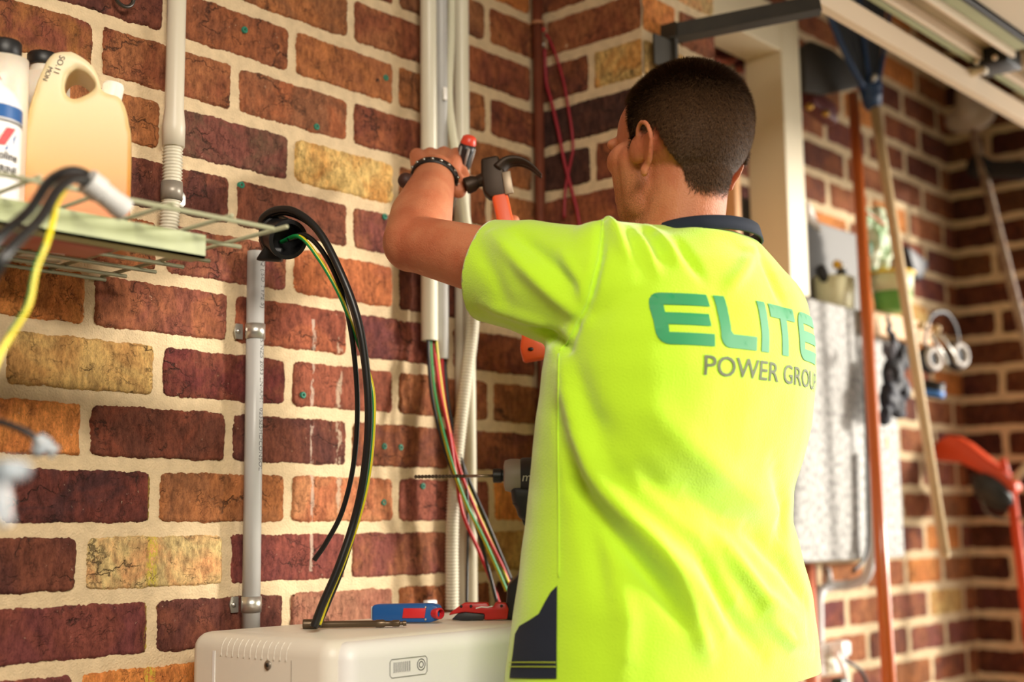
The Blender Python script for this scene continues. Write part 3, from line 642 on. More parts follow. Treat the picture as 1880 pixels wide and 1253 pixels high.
# blurred connectors at the left
CLR = mat('clear_connector', (186, 196, 204), .15, trans=.6)
def conn(label, a, b2, r, gl):
    e = empty('wire_connector', a); tag(e, label, 'connector', gl)
    b = B(); dd = (Vector(b2)-Vector(a)).normalized(); Ln = (Vector(b2)-Vector(a)).length
    lathe(b, [(r*.7, 0), (r, .002), (r, Ln*.55), (r*.8, Ln*.62), (r*.8, Ln), (r*.5, Ln)], a, dd, n=20); obj('shell', b, CLR, e, sharp=.5)
    b = B(); mid = Vector(a).lerp(Vector(b2), .55); cyl(b, mid, mid+Vector((-.012, .0, -.006)), r*.75, r*.6, 16); obj('side_port', b, CLR, e)
conn('clear wire connector on the end of a black lead at the left', aD(66, 806, 1.15), aD(102, 832, 1.15), .0075, 'clear connectors at the left edge')
wire('black lead reaching in from the left edge to the clear connector', D_([(-30, 768, 1.15), (10, 778, 1.15), (45, 792, 1.15), (70, 808, 1.15)]), .0032, BLACKC, None, None, 'connector_lead', 'cable')
conn('blurred pale connector at the left edge, just below the black lead', aD(-8, 868, .80), aD(42, 862, .82), .0075, 'clear connectors at the left edge')
conn('lowest blurred pale connector, cut by the left edge', aD(-4, 890, .80), aD(8, 962, .80), .006, 'clear connectors at the left edge')

# ------------------------------------------------------------------ inverter
ZB = 1.07
e = empty('battery_inverter', (1.5, -.19, 0)); tag(e, 'big white rounded battery inverter cabinet standing against the wall with tools on top', 'inverter')
b = B(); bbox(b, (1.080, -.332, .03), (1.845, -.050, ZB), .022, 5); obj('rear_housing', b, BOXW, e, sharp=1.2)
b = B(); bbox(b, (1.094, -.348, .034), (1.850, -.300, ZB-.0035), .021, 5); obj('front_cover', b, BOXF, e, sharp=1.2)
b = B(); bbox(b, (1.0796, -.2632, .05), (1.2, -.2618, ZB-.026)); obj('joint_line', b, mat('seam_grey', (176, 168, 156), .6), e, smooth=False)
b = B(); bbox(b, (1.0792, -.110, .05), (1.084, -.105, ZB-.022)); obj('side_trim', b, BOXF, e, smooth=False)
for k in range(12):
    y = -.122-.0118*k
    b = B(); sweep(b, [(1.150, y, ZB-.0012), (1.104, y, ZB-.0014), (1.0895, y, ZB-.0055), (1.0825, y, ZB-.014), (1.0802, y, ZB-.028)], .0013, 8, 4); obj('vent_fin', b, BOXW, e)
b = B(); p = oX(492, 1222, 1.0795); cyl(b, p+Vector((.001, 0, 0)), p-Vector((.0012, 0, 0)), .0058, n=20); s_ = obj('screw_head', b, mat('dark_screw', (150, 140, 128), .4, .7), e)
b = B(); cyl(b, p-Vector((.001, 0, 0)), p-Vector((.0020, 0, 0)), .0028, n=6); obj('socket', b, BLACKR, s_)
FY = -.3484
def fr(px, py, Y=FY): return oY(px, py, Y)
pts_ = [fr(716, 1213), fr(784, 1206), fr(784, 1240), fr(716, 1246)]
x0, x1 = pts_[0].x, pts_[1].x; z1 = fr(716, 1212).z; z0 = fr(716, 1246).z
line = mat('panel_line_grey', (150, 150, 148), .5)
b = B()
loop = [(x0+.003, z0), (x1-.003, z0), (x1, z0+.003), (x1, z1-.003), (x1-.003, z1), (x0+.003, z1), (x0, z1-.003), (x0, z0+.003), (x0+.003, z0)]
ribbon(b, [(x, FY, z) for x, z in loop], (0, 1, 0), .0008, .0009); ind = obj('indicator_panel', b, line, e, smooth=False)
for k in range(9):
    x = x0+(x1-x0)*(.10+.052*k); b = B(); bbox(b, (x, FY-.0006, z0+.006), (x+.0011, FY+.0006, z1-.004)); obj('level_bar', b, line, ind, smooth=False)
cx = x0+(x1-x0)*.84; cz = (z0+z1)/2+.001
for rr in (.0068, .0036):
    b = B(); sweep(b, [(cx+rr*math.cos(a), FY, cz+rr*math.sin(a)) for a in np.linspace(0, 2*PI, 28)], .0005, 6, 1, smooth=False); obj('button_ring', b, mat('button_dark', (70, 70, 70), .5), ind)

# tools on top
# blue cable stripper
pL, pR = oZ(682, 1146, ZB), oZ(806, 1146, ZB); ex = (pR-pL); ex.z = 0; LN = ex.length; ex.normalize(); ey = Vector((-ex.y, ex.x, 0)); ctr = (pL+pR)/2+ey*.012
e = empty('cable_stripper', ctr); tag(e, 'blue cable stripping knife with a red inset lying on the inverter', 'cable stripper')
b = B(); prism(b, [(-LN/2, -.010), (-LN/2+.004, -.013), (LN/2-.012, -.013), (LN/2-.002, -.009), (LN/2+.001, 0), (LN/2-.002, .010), (LN/2-.012, .013), (-LN/2+.004, .012), (-LN/2, .009)], ctr+Vector((0, 0, .0145)), ex, Vector((0, 0, 1)), .024, .003, 3)
bl = mat('tool_blue', (20, 82, 150), .4); hb = obj('handle', b, bl, e)
fz = ctr-ey*.0125+Vector((0, 0, .0145))
b = B(); prism(b, [(-.004, -.0068), (.028, -.0068), (.030, .0068), (-.002, .0068)], fz, ex, (0, 0, 1), .0022, .0008); s_ = obj('red_inset', b, RD, e); text_flat('mark', 'TOOLS', .0042, fz+ex*.012+Vector((0, 0, .003))-ey*.0016, ex, (0, 0, 1), INK, s_) if False else None
b = B(); lathe(b, [(.0035, -.004), (.0072, -.004), (.0078, .008), (.0060, .010), (.0052, .002)], ctr+ex*(LN/2-.004)-ey*.010+Vector((0, 0, .014)), ex*.75-ey*.6, n=24); obj('red_dial', b, RD, e, sharp=.7)
for sz in (-.0085, .008):
    b = B(); sph(b, fz+ex*(LN/2-.019)+Vector((0, 0, sz)), .0017, n=10); obj('rivet', b, ZINC, e)
b = B(); box(b, ctr-ex*(LN/2+.001)+Vector((0, 0, .0145)), (.003, .014, .018), frame((0, 0, 1), ex), .001); s_ = obj('end_cap', b, mat('pale_grey_cap', (206, 208, 206), .4), e)
# red folding utility knife
pL, pR = oZ(824, 1141, ZB), oZ(934, 1140, ZB); ex = pR-pL; ex.z = 0; LN = ex.length; ex.normalize(); ey = Vector((-ex.y, ex.x, 0)); c = (pL+pR)/2+ey*.008
e = empty('utility_knife', c); tag(e, 'red folding utility knife lying on the inverter next to the blue stripper', 'knife')
b = B(); prism(b, [(-LN/2, .008), (-LN/2+.002, .012), (-LN/2+.022, .0255), (LN/2-.030, .0255), (LN/2-.027, .019), (LN/2-.022, .019), (LN/2-.019, .0255), (LN/2-.004, .0245), (LN/2, .016), (LN/2-.002, .002), (LN/2-.034, .001), (LN/2-.036, .006), (-LN/2+.05, .010), (-LN/2+.02, .012)], c, ex, (0, 0, 1), .018, .0018)
rk = mat('tool_red', (196, 38, 34), .38); obj('handle', b, rk, e)
b = B(); prism(b, [(-LN/2+.004, .002), (-LN/2+.012, .010), (-LN/2+.024, .0125), (-LN/2+.052, .009), (-LN/2+.050, .001), (-LN/2+.020, .0005)], c-ey*.004, ex, (0, 0, 1), .014, .0014); obj('blade_holder', b, DARKP, e)
b = B(); prism(b, [(-LN/2+.052, .003), (-LN/2+.060, .0095), (LN/2-.036, .008), (LN/2-.037, .002)], c, ex, (0, 0, 1), .010, .001); obj('blade', b, mat('dark_blade', (70, 66, 64), .35, .8), e)
for q in (-LN/2+.018, -LN/2+.032, LN/2-.010):
    b = B(); pp = c-ey*.0085+ex*q+Vector((0, 0, .0205)); cyl(b, pp, pp-ey*.0012, .0021, n=12); obj('screw_head', b, DARKP, e)
b = B(); ribbon(b, [c-ey*.0096+ex*q+Vector((0, 0, z)) for q, z in ((-.004, .0175), (.004, .0195), (.012, .0188), (.020, .0205))], (0, 0, 1), .0016, .0006); obj('white_mark', b, BOXF, e, smooth=False)
# long bolt shaped nut driver bit
pL, pR = oZ(556, 1156, ZB), oZ(746, 1153, ZB); ax_ = (pR-pL); ax_.z = 0; Ln = ax_.length; ax_.normalize(); zo = Vector((0, 0, .0066))
e = empty('drill_extension', pL+zo); tag(e, 'long dark bronze drill extension bar lying at the front of the inverter top', 'drill extension')
b = B(); lathe(b, [(.0058, 0), (.0066, .001), (.0066, .018), (.0046, .022), (.0045, .024)], pL+zo, ax_, n=24); obj('socket_head', b, mat('bronze_steel', (104, 88, 70), .4, .75), e, sharp=.6)
b = B(); lathe(b, [(.0045, .022), (.0045, Ln*.70), (.0052, Ln*.71), (.0052, Ln*.78), (.0036, Ln*.80), (.0036, Ln*.86), (.0044, Ln*.87), (.0044, Ln*.93), (.0026, Ln*.94), (.0026, Ln*.965), (.0036, Ln*.97), (.0034, Ln)], pL+zo-Vector((0, 0, .0008)), ax_, n=20); obj('shank', b, mat('bronze_steel', (104, 88, 70), .4, .75), e, sharp=.6)
b = B(); p = oZ(790, 1126, ZB); bbox(b, p+Vector((-.012, -.006, 0)), p+Vector((.010, .004, .020)), .002); tag(obj('plastic_block', b, BOXF), 'small white plastic block behind the blue cable stripper', 'block')
b = B(); p = oZ(942, 1138, ZB); p2 = p+Vector((.01, .0, 0)); lathe(b, [(.012, 0), (.0125, .002), (.0125, .010), (.0115, .012), (.0115, .018), (.010, .019)], p2, n=28); tag(obj('clear_pot', b, mat('cloudy_glass', (206, 206, 176), .12, trans=.5)), 'small cloudy glass pot beside the shirt on the inverter', 'pot')

# ------------------------------------------------------------------ drill
hd = Vector((-rgt.x, -rgt.y, 0)).normalized(); vv = Vector((0, 0, 1)); sdv = hd.cross(vv)
dp = aD(912, 874, 1.98); e = empty('impact_drill', dp); tag(e, 'black cordless drill with a long twist bit pointing left, half hidden behind the shirt', 'drill')
def DL(x, y): return dp+hd*(-x)+vv*y    # x to the right of the chuck, y up
b = B(); lathe(b, [(.007, 0), (.0105, .001), (.0105, .012), (.0085, .014), (.0085, .020)], DL(-.006, 0), -hd, n=24); obj('chuck', b, BLACKR, e, sharp=.6)
b = B(); lathe(b, [(.014, 0), (.022, .002), (.0245, .010), (.0245, .020), (.023, .034)], DL(.010, 0), -hd, n=32); s_ = obj('front_collar', b, mat('tool_grey', (150, 140, 134), .5), e, sharp=.6)
b = B(); lathe(b, [(.0235, 0), (.026, .004), (.028, .05), (.030, .12), (.026, .15), (.010, .155)], DL(.034, 0), -hd, n=32); mo = obj('motor_housing', b, DARKP, e, sharp=.8)
b = B(); prism(b, [(.020, -.015), (.090, -.02), (.105, -.075), (.100, -.165), (.062, -.165), (.064, -.10), (.050, -.070), (.030, -.062), (.028, -.045), (.022, -.040)], dp, -hd, vv, .034, .008, 3); obj('handle', b, DARKP, e)
b = B(); prism(b, [(.030, -.045), (.046, -.045), (.056, -.066), (.040, -.075), (.034, -.060)], dp, -hd, vv, .016, .003); obj('trigger', b, BLACKR, e)
zbat = ZB-dp.z+.001
b = B(); prism(b, [(.010, zbat), (.014, zbat+.048), (.030, zbat+.062), (.036, zbat+.078), (.11, zbat+.078), (.115, zbat)], dp, -hd, vv, .062, .005, 3); ba = obj('battery', b, DARKP, e)
mk = mat('mark_grey', (196, 190, 184), .5)
text_flat('maker_lettering', 'milwaukee', .018, DL(.036, -.005)-fwd*.034, -hd, vv, mk, mo, shear=.2); text_flat('maker_lettering', 'milwaukee', .019, DL(.024, zbat+.014)-fwd*.0345, -hd, vv, mk, ba, shear=.2)
b = B(); tip = .118; cyl(b, DL(.0, 0), DL(-.048, 0), .0022, n=14); bit = obj('bit_shank', b, mat('bit_steel', (150, 132, 116), .35, .8), e)
b = B()
N = 220; R = frame(hd); rings = []
for i in range(N+1):
    t = i/N; o_ = DL(-.046-.076*t, 0); a0 = t*2*PI*7.5; ring = []
    for k in range(16):
        a = 2*PI*k/16; rr = .0028*(.45+.55*abs(math.cos(a))) * (1 if t < .97 else (1-t)/.03+.05)
        ring.append(b.verts.new(o_+R@Vector((rr*math.cos(a+a0), rr*math.sin(a+a0), 0))))
    rings.append(ring)
for i in range(N):
    for k in range(16): b.faces.new((rings[i][k], rings[i][(k+1) % 16], rings[i+1][(k+1) % 16], rings[i+1][k]))
obj('twist_flutes', b, mat('bit_dark', (92, 78, 66), .4, .8), e)

# ------------------------------------------------------------------ hammer
h0, h1 = aD(915, 350, 2.03), aD(982, 662, 1.99); ax_ = (h0-h1).normalized(); sd = (rgt-ax_*rgt.dot(ax_)).normalized(); nn = sd.cross(ax_)
if nn.dot(fwd) > 0: nn = -nn
e = empty('claw_hammer', h1); tag(e, 'claw hammer with orange and black grip held behind the raised arm', 'hammer')
LH = (h0-h1).length
def HP(x, y, o_=0.0): return h1+sd*x+ax_*y+nn*o_
HM = mat('hammer_steel', (58, 46, 36), .5, .6, var=.25, vscale=40)
b = B(); prism(b, [(-.013, -.012), (.016, -.014), (.020, .010), (.016, .030), (.012, .052), (-.014, .052), (-.019, .028), (-.021, .0)], HP(-.002, LH), sd, ax_, .022, .004, 3); hh = obj('head', b, HM, e)
b = B(); pa = HP(-.016, LH+.022); lathe(b, [(.0105, 0), (.0095, .008), (.0085, .012), (.0125, .020), (.0130, .030), (.0115, .032)], pa, -sd-ax_*.18, n=28); obj('striking_face', b, HM, hh, sharp=.6)
for s2 in (-1, 1):
    b = B(); P = [HP(x, LH+y, s2*(.0035+w)) for x, y, w in ((.006, .030, .001), (.022, .040, .001), (.040, .038, .002), (.056, .026, .003), (.068, .008, .004))]
    sweep(b, P, .008, 12, 6, rf=lambda t, L: .0115*(1-t)+.0022, flat=.55); obj('claw', b, HM, hh)
b = B(); prism(b, [(-.004, .0), (.009, .0), (.011, .035), (-.002, .035)], HP(.012, LH-.012, .012), sd, ax_, .004, .001); obj('cheek', b, mat('bright_cheek', (150, 134, 114), .45, .6), hh)
OG = mat('grip_orange', (232, 92, 42), .4)
b = B(); prism(b, [(-.017, 0), (.026, -.002), (.024, .022), (.012, .036), (.013, LH*.5), (.012, LH-.006), (-.012, LH-.006), (-.012, LH*.5), (-.011, .040), (-.018, .022)], h1, sd, ax_, .022, .004, 3); gr = obj('grip', b, OG, e)
b = B(); prism(b, [(-.002, .034), (.0135, .034), (.0145, LH*.4), (.0125, LH*.62), (-.0035, LH*.62), (-.0015, LH*.4)], HP(.001, 0, .002), sd, ax_, .0225, .003, 2); obj('grip_inlay', b, BLACKR, gr)
b = B(); sph(b, HP(-.003, .016, .011), (.005, .004, .003), n=12); obj('hanging_hole', b, BLACKR, gr)
b = B(); bbox(b, (0, 0, 0), (.001, .001, .001)); b.free()
#PART3
# ------------------------------------------------------------------ overhead door and its track
e = empty('door_track', (2.5, -.46, 2.13)); tag(e, 'pale steel track running overhead across the top right corner', 'track')
PALE = mat('pale_track_paint', (238, 218, 190), .5); OLV = mat('olive_tan_paint', (176, 152, 112), .6, var=.12, vscale=12); SGE = mat('sage_door_paint', (186, 190, 150), .6, var=.08, vscale=12)
b = B(); bbox(b, (2.02, -.468, 2.130), (3.74, -.448, 2.150)); obj('track_channel', b, PALE, e, smooth=False)
b = B(); bbox(b, (2.02, -.468, 2.150), (3.74, -.465, 2.172)); obj('track_lip', b, PALE, e, smooth=False)
def door_panel(label, xa, xb):
    e = empty('overhead_door_panel', ((xa+xb)/2, -.9, 2.2)); tag(e, label, 'door panel', 'panels of the raised garage door')
    b = B(); bbox(b, (xa, -1.9, 2.215), (xb, -.466, 2.222)); obj('panel_skin', b, OLV, e, smooth=False)
    for y0, y1, z0, m_, nm in ((-.484, -.468, 2.192, SGE, 'green_rib'), (-.500, -.490, 2.190, PALE, 'pale_edge'), (-.562, -.552, 2.186, PALE, 'pale_edge'), (-.592, -.564, 2.200, SGE, 'green_rib'), (-.606, -.596, 2.196, BLACKR, 'dark_seal')):
        b = B(); bbox(b, (xa, y0, z0), (xb, y1, 2.215), .002); obj(nm, b, m_, e, smooth=False)
    b = B(); bbox(b, (xa, -1.2, 2.205), (xb, -.61, 2.2148)); obj('insulation_board', b, mat('insulation_white', (232, 218, 196), .7), e, smooth=False)
    return e
dp1 = door_panel('first raised door panel overhead, green and tan ribs ending at a black hinge', 2.10, 2.80)
door_panel('second raised door panel overhead, beyond the black hinge at the right edge', 2.865, 3.70)
b = B(); bbox(b, (2.775, -.552, 2.176), (2.862, -.472, 2.214), .004); e = obj('hinge', b, BLACKR, dp1); e['label'] = 'black greasy hinge'
b = B(); cyl(b, (2.79, -.50, 2.172), (2.79, -.458, 2.172), .011, n=20); obj('roller', b, PALE, e)
for y in (-.49, -.53):
    b = B(); sph(b, (2.765, y, 2.184), .006, n=12); obj('bolt_head', b, PALE, e)
# dark steel bar from the pier
e = empty('steel_bracket', (1.9, -.3, 2.06)); tag(e, 'dark steel angle bracket reaching from the brick pier to the overhead track', 'bracket')
DS = mat('dark_oily_steel', (52, 46, 34), .65, .0, var=.3, vscale=25)
pA, pB = oX(1228, 58, 1.93), oZ(1506, -2, 2.125)
pB = Vector((pB.x, pB.y, 2.118)); pA = Vector((pA.x, pA.y, pA.z-.002))
b = B(); ribbon(b, [pA, pB], (0, 0, 1), .030, .004); obj('flat_bar', b, DS, e, smooth=False)
b = B(); ribbon(b, [pA+Vector((.0, 0, -.016)), pB+Vector((0, 0, -.016))], (1, 0, 0), .028, .003); obj('lower_flange', b, DS, e, smooth=False)
b = B(); d_ = Vector((0, 0, -1)); bbox(b, pA+Vector((-.004, -.016, -.075)), pA+Vector((.004, .02, .016))); bbox(b, pA+Vector((-.06, -.010, -.075)), pA+Vector((.0, -.006, -.02))); obj('foot', b, DS, e, smooth=False)

# cream frame
e = empty('cream_frame', oY(1465, 545, -.11)); tag(e, 'tall cream painted frame post with a top rail, behind the person', 'frame')
YF = -.14
x0 = oY(1447, 400, YF).x; x1 = oY(1481, 400, YF).x; zt = oY(1455, 26, YF).z; zb = oY(1484, 545, YF).z; zr = oY(1400, 76, YF).z
b = B(); bbox(b, (x0, YF, zb), (x1, YF+.095, zt), .003); obj('post', b, CREAM, e, smooth=False)
xl = oY(1297, 20, YF).x
b = B(); bbox(b, (xl, YF, zr), (x0, YF+.095, zt), .003); obj('top_rail', b, CREAM, e, smooth=False)
# wall pipes left of it
b = B(); sweep(b, Y_([(1312, 112, -.02), (1340, 112, -.02), (1362, 90, -.02), (1372, 66, -.02)]), .009, 14, 8); tag(obj('bent_pipe', b, mat('mauve_pipe', (170, 92, 76), .5)), 'short bent brown pipe on the wall above the head', 'pipe')
b = B(); sweep(b, Y_([(1355, 128, -.02), (1380, 128, -.02), (1394, 112, -.02), (1402, 96, -.02)]), .009, 14, 8); tag(obj('bent_pipe', b, mat('mauve_pipe', (170, 92, 76), .5)), 'second bent brown pipe, touching the cream post', 'pipe')
b = B(); p0, p1 = oY(1346, 320, -.08), oY(1349, 470, -.08); bbox(b, (p0.x-.012, -.09, 1.62), (p0.x+.012, -.003, p0.z), .003); tag(obj('timber_batten', b, mat('orange_batten', (214, 158, 104), .6)), 'thin tan batten right behind the neck', 'batten')
# speckled backing board and grey case
SP = bpy.data.materials.new('speckled_board'); SP.use_nodes = True; nt = SP.node_tree; p_ = nt.nodes['Principled BSDF']; p_.inputs['Roughness'].default_value = .6
tc = nt.nodes.new('ShaderNodeTexCoord'); n_ = nt.nodes.new('ShaderNodeTexNoise'); n_.inputs['Scale'].default_value = 70; n_.inputs['Detail'].default_value = 5; nt.links.new(tc.outputs['Object'], n_.inputs['Vector'])
cr = nt.nodes.new('ShaderNodeValToRGB'); cr.color_ramp.elements[0].position = .38; cr.color_ramp.elements[0].color = s2l((124, 123, 118))+(1,); cr.color_ramp.elements[1].position = .6; cr.color_ramp.elements[1].color = s2l((188, 187, 184))+(1,)
nt.links.new(n_.outputs['Fac'], cr.inputs[0]); nt.links.new(cr.outputs[0], p_.inputs['Base Color'])
YB = -.10; a_, b_ = oY(1448, 1035, YB), oY(1661, 1010, YB); zt = oY(1485, 547, YB).z
e = empty('speckled_cabinet', ((a_.x+b_.x)/2, YB/2, a_.z)); tag(e, 'large speckled grey wall cabinet behind the orange pole', 'cabinet')
b = B(); bbox(b, (a_.x, YB, a_.z), (b_.x, -.004, zt), .004); obj('cabinet_body', b, SP, e, smooth=False)
b = B(); p = oY(1630, 812, YB-.001); prism(b, [(-.006, -.012), (.007, -.014), (.001, .016), (-.008, .010)], p, (1, 0, 0), (0, 0, 1), .0016); s_ = obj('yellow_sticker', b, mat('sticker_yellow', (226, 170, 60), .5), e, smooth=False); s_['label'] = 'small worn yellow sticker'
zcab = zt
YG = -.02; g0 = oY(1352, 350, YG); g1 = oY(1578, 447, YG)
b = B(); bbox(b, (g0.x, YG-.012, zcab+.001), (g1.x, -.004, (g0.z+g1.z)/2), .002)
tag(obj('metal_sheet', b, mat('grey_sheet', (84, 80, 74), .55, .0, var=.12, vscale=6), smooth=False), 'dark grey sheet panel fixed to the wall behind the cream post', 'panel')
b = B(); prism(b, [(0, 0), (.055, -.012), (.0, .05)], oY(1484, 408, -.05), (1, 0, 0), (0, 0, 1), .01); tag(obj('white_gusset', b, mat('gusset_white', (236, 228, 222), .5), smooth=False), 'small white triangular gusset beside the cream post', 'gusset')
# tub on the cabinet
def tub(name, label, cat, px, py, Y, zb, r, h, m_): pass
pt = oY(1532, 560, -.055); e = empty('plastic_tub', (pt.x, -.055, zcab)); tag(e, 'pale cream tub with black tools in it on top of the speckled cabinet', 'tub')
zrim = oY(1532, 513, -.055).z
b = B(); lathe(b, [(.041, 0), (.043, .002), (.048, zrim-zcab), (.046, zrim-zcab), (.041, .006)], (pt.x, -.055, zcab+.001), n=36)
for v in b.verts: v.co.x = pt.x+(v.co.x-pt.x)*1.25
obj('tub_body', b, mat('cream_tub', (226, 222, 182), .45), e)
zr_ = zrim
for (dx, L_, m2, nm, lb, tilt) in ((-.032, .055, DARKP, 'hand_tool', 'black handled tool at the left of the cream tub', (-.5, 0, .6)), (.0, .06, BLACKR, 'hand_tool', 'middle black tool standing in the cream tub', (.35, 0, .5)), (.030, .05, DARKP, 'hand_tool', 'black tool at the right of the cream tub', (.7, 0, .35))):
    b = B(); d_ = Vector(tilt).normalized(); o_ = Vector((pt.x+dx, -.06, zr_-.03)); caps(b, o_, o_+d_*L_, .011, .013, 14); tag(obj(nm, b, m2), lb, 'tool', 'tools in the cream tub')
b = B(); sph(b, (pt.x-.036, -.085, zr_+.026), .011, n=16); tag(obj('yellow_knob', b, mat('knob_yellow', (232, 178, 50), .4)), 'round yellow knob above the cream tub', 'knob')
b = B(); sph(b, (pt.x-.012, -.082, zr_+.024), .010, n=16); tag(obj('silver_knob', b, ZINC), 'small silver knob beside the yellow one', 'knob')
# timber peg rail right of cabinet
YR = -.135; t0, t1 = oY(1603, 568, YR), oY(1603, 612, YR); q1 = oY(1711, 620, YR)
e = empty('timber_peg_rail', (t0.x, YR, t1.z)); tag(e, 'short pale timber rail with knobs, carrying the hanging gear', 'rail')
b = B(); bbox(b, (t0.x, YR, t1.z), (q1.x, -.1015, t0.z), .003); bbox(b, (q1.x-.02, -.103, t1.z+.005), (q1.x, -.004, t0.z-.005)); obj('timber_board', b, mat('rail_timber', (226, 180, 128), .6, var=.15, vscale=30), e, smooth=False)
for px, py in ((1692, 598), (1720, 604)):
    p = oY(px, py, YR-.02); b = B(); cyl(b, p+Vector((0, .05, 0)), p, .004, n=12); sph(b, p, .0105, n=16); obj('peg', b, WOODP, e)
for px in (1706, 1725):
    p = oY(px, 615, YR-.01); b = B(); sweep(b, [p, p+Vector((.012, -.015, -.028)), p+Vector((.03, -.022, -.052)), p+Vector((.03, -.03, -.075))], .004, 10, 6); obj('wire_hook', b, ZINC, e)
zrail = t0.z
# green bucket
pc = oY(1636, 500, -.150); rb = .056; zb2 = zrail+.001; hb_ = oY(1636, 503, -.150).z-zb2
e = empty('plant_pot', (pc.x, -.150, zb2)); tag(e, 'green and white pot with a yellow rim standing on the timber rail', 'pot')
b = B(); lathe(b, [(rb*.72, 0), (rb*.76, .002), (rb*.84, hb_*.55), (rb*.82, hb_*.55), (rb*.5, .01)], (pc.x, -.150, zb2), n=36); obj('green_base', b, mat('pot_green', (108, 172, 80), .5), e)
b = B(); lathe(b, [(rb*.82, hb_*.50), (rb*.845, hb_*.50), (rb*.95, hb_*.96), (rb*.90, hb_*.96)], (pc.x, -.150, zb2), n=36); obj('pale_band', b, mat('pot_cream', (226, 224, 186), .5), e)
b = B(); sweep(b, [(pc.x+rb*.96*math.cos(a), -.150+rb*.96*math.sin(a), zb2+hb_) for a in np.linspace(0, 2*PI, 40)], .0042, 10, 1, smooth=False); obj('yellow_rim', b, mat('rim_yellow', (238, 196, 40), .45), e)
e2 = empty('patterned_bag', (pc.x-.02, -.148, zb2+hb_)); tag(e2, 'crumpled white and green patterned bag stuffed into the green pot', 'bag')
b = B()
for (px, py, r_) in ((1612, 405, .030), (1606, 445, .036), (1622, 430, .030), (1628, 462, .024), (1600, 482, .024), (1622, 486, .022), (1592, 400, .022)):
    sph(b, oY(px, py, -.148), (r_, r_*.7, r_*1.1), n=16)
me = union_mesh(b, .004, 3, 'bag_body')
for v in me.vertices: v.co += v.normal*(noise.noise(v.co*38)*.010+noise.noise(v.co*90)*.004)
link('bag_body', me, mat('bag_pattern', (232, 236, 214), .55, col2=(120, 170, 110), vscale=26), e2)
b = B(); p = oY(1597, 457, -.175); sph(b, p, (.012, .004, .018), n=14); obj('green_leaf_print', b, mat('leaf_print', (28, 108, 68), .6), e2)
b = B(); sweep(b, Y_([(1582, 388, -.172), (1600, 396, -.178), (1624, 414, -.172)]), .004, 8, 6, flat=.5); obj('orange_band', b, ORANGE, e2)
b = B(); prism(b, [(-.075, .035), (.062, .006), (.02, -.04), (.0, -.05), (-.03, -.05)], oY(1680, 482, -.035), (1, 0, 0), (0, 0, 1), .03, .006); tag(obj('dust_pan', b, mat('ink_blue_plastic', (34, 38, 50), .5)), 'dark blue dustpan shaped wedge hanging behind the green pot', 'dustpan')
# hanging gear: dark bag
def blob(name, label, cat, lst, m_, vox=.004, nz=.006, nf=60, group=None, parent=None):
    b = B()
    for (px, py, Y, r_, sy) in lst: sph(b, oY(px, py, Y), (r_, r_*.7, r_*sy), n=16)
    me = union_mesh(b, vox, 4, name)
    for v in me.vertices: v.co += v.normal*noise.noise(v.co*nf)*nz
    o = link(name, me, m_, parent)
    if parent is None: tag(o, label, cat, group)
    return o
NB = mat('navy_black_nylon', (34, 38, 56), .6, col2=(18, 18, 22), vscale=30)
blob('tool_pouch', 'black and navy nylon tool pouch hanging from the timber rail against the cabinet edge', 'pouch', [(1655, 655, -.165, .030, 1.2), (1640, 690, -.165, .034, 1.4), (1632, 730, -.165, .030, 1.3), (1645, 745, -.165, .028, 1.1), (1625, 765, -.165, .020, 1.2), (1658, 715, -.165, .024, 1.2), (1632, 600, -.155, .010, 3.0), (1640, 630, -.160, .014, 2.2), (1652, 758, -.165, .020, .8)], NB)
blob('work_glove', 'grey work glove with pale patches hanging above the dark pouch', 'glove', [(1632, 648, -.200, .016, 1.2), (1625, 640, -.196, .010, 2.0), (1640, 640, -.196, .009, 2.0), (1634, 690, -.205, .009, 1.6)], mat('glove_grey', (120, 118, 126), .8, col2=(60, 60, 74), vscale=60), .003, .003)
# ear muffs
e = empty('ear_muffs', oY(1730, 660, -.150)); tag(e, 'black ear muffs with pale inner pads hanging from the timber rail', 'ear muffs')
for px, py, r_, sgn in ((1702, 662, .036, -1), (1752, 655, .040, 1)):
    c = oY(px, py, -.150); ax = Vector((-.35, -.93, .05)).normalized()
    b = B(); lathe(b, [(.006, -.018), (r_*.7, -.014), (r_*.95, 0), (r_*.95, .012), (r_*.80, .020), (r_*.5, .021)], c, ax, n=30); cu_ = obj('ear_cup', b, mat('muff_black', (28, 30, 38), .5), e)
    b = B(); sweep(b, [c+frame(ax)@Vector((r_*.56*math.cos(a), r_*.56*math.sin(a)*1.15, .022)) for a in np.linspace(0, 2*PI, 30)], .007, 10, 1, smooth=False); obj('pale_pad', b, mat('pad_white', (220, 214, 210), .6), cu_)
b = B(); sweep(b, Y_([(1702, 648, -.150), (1700, 615, -.150), (1712, 580, -.150), (1738, 575, -.150), (1757, 605, -.150), (1762, 645, -.150)]), .005, 10, 8, flat=.5); obj('head_band', b, mat('muff_black', (28, 30, 38), .5), e)
e = empty('tape_roll', oY(1713, 722, -.150)); tag(e, 'blue banded black roll hanging below the ear muffs', 'roll')
b = B(); lathe(b, [(.012, -.02), (.026, -.02), (.028, 0), (.026, .02), (.012, .02)], oY(1713, 716, -.150), (.05, -.2, 1), n=28); obj('black_core', b, BLACKR, e)
b = B(); lathe(b, [(.0275, -.009), (.0285, -.009), (.0285, .006), (.0275, .006)], oY(1713, 722, -.150), (.05, -.2, 1), n=28); obj('blue_band', b, mat('bright_blue', (70, 130, 210), .45), e)
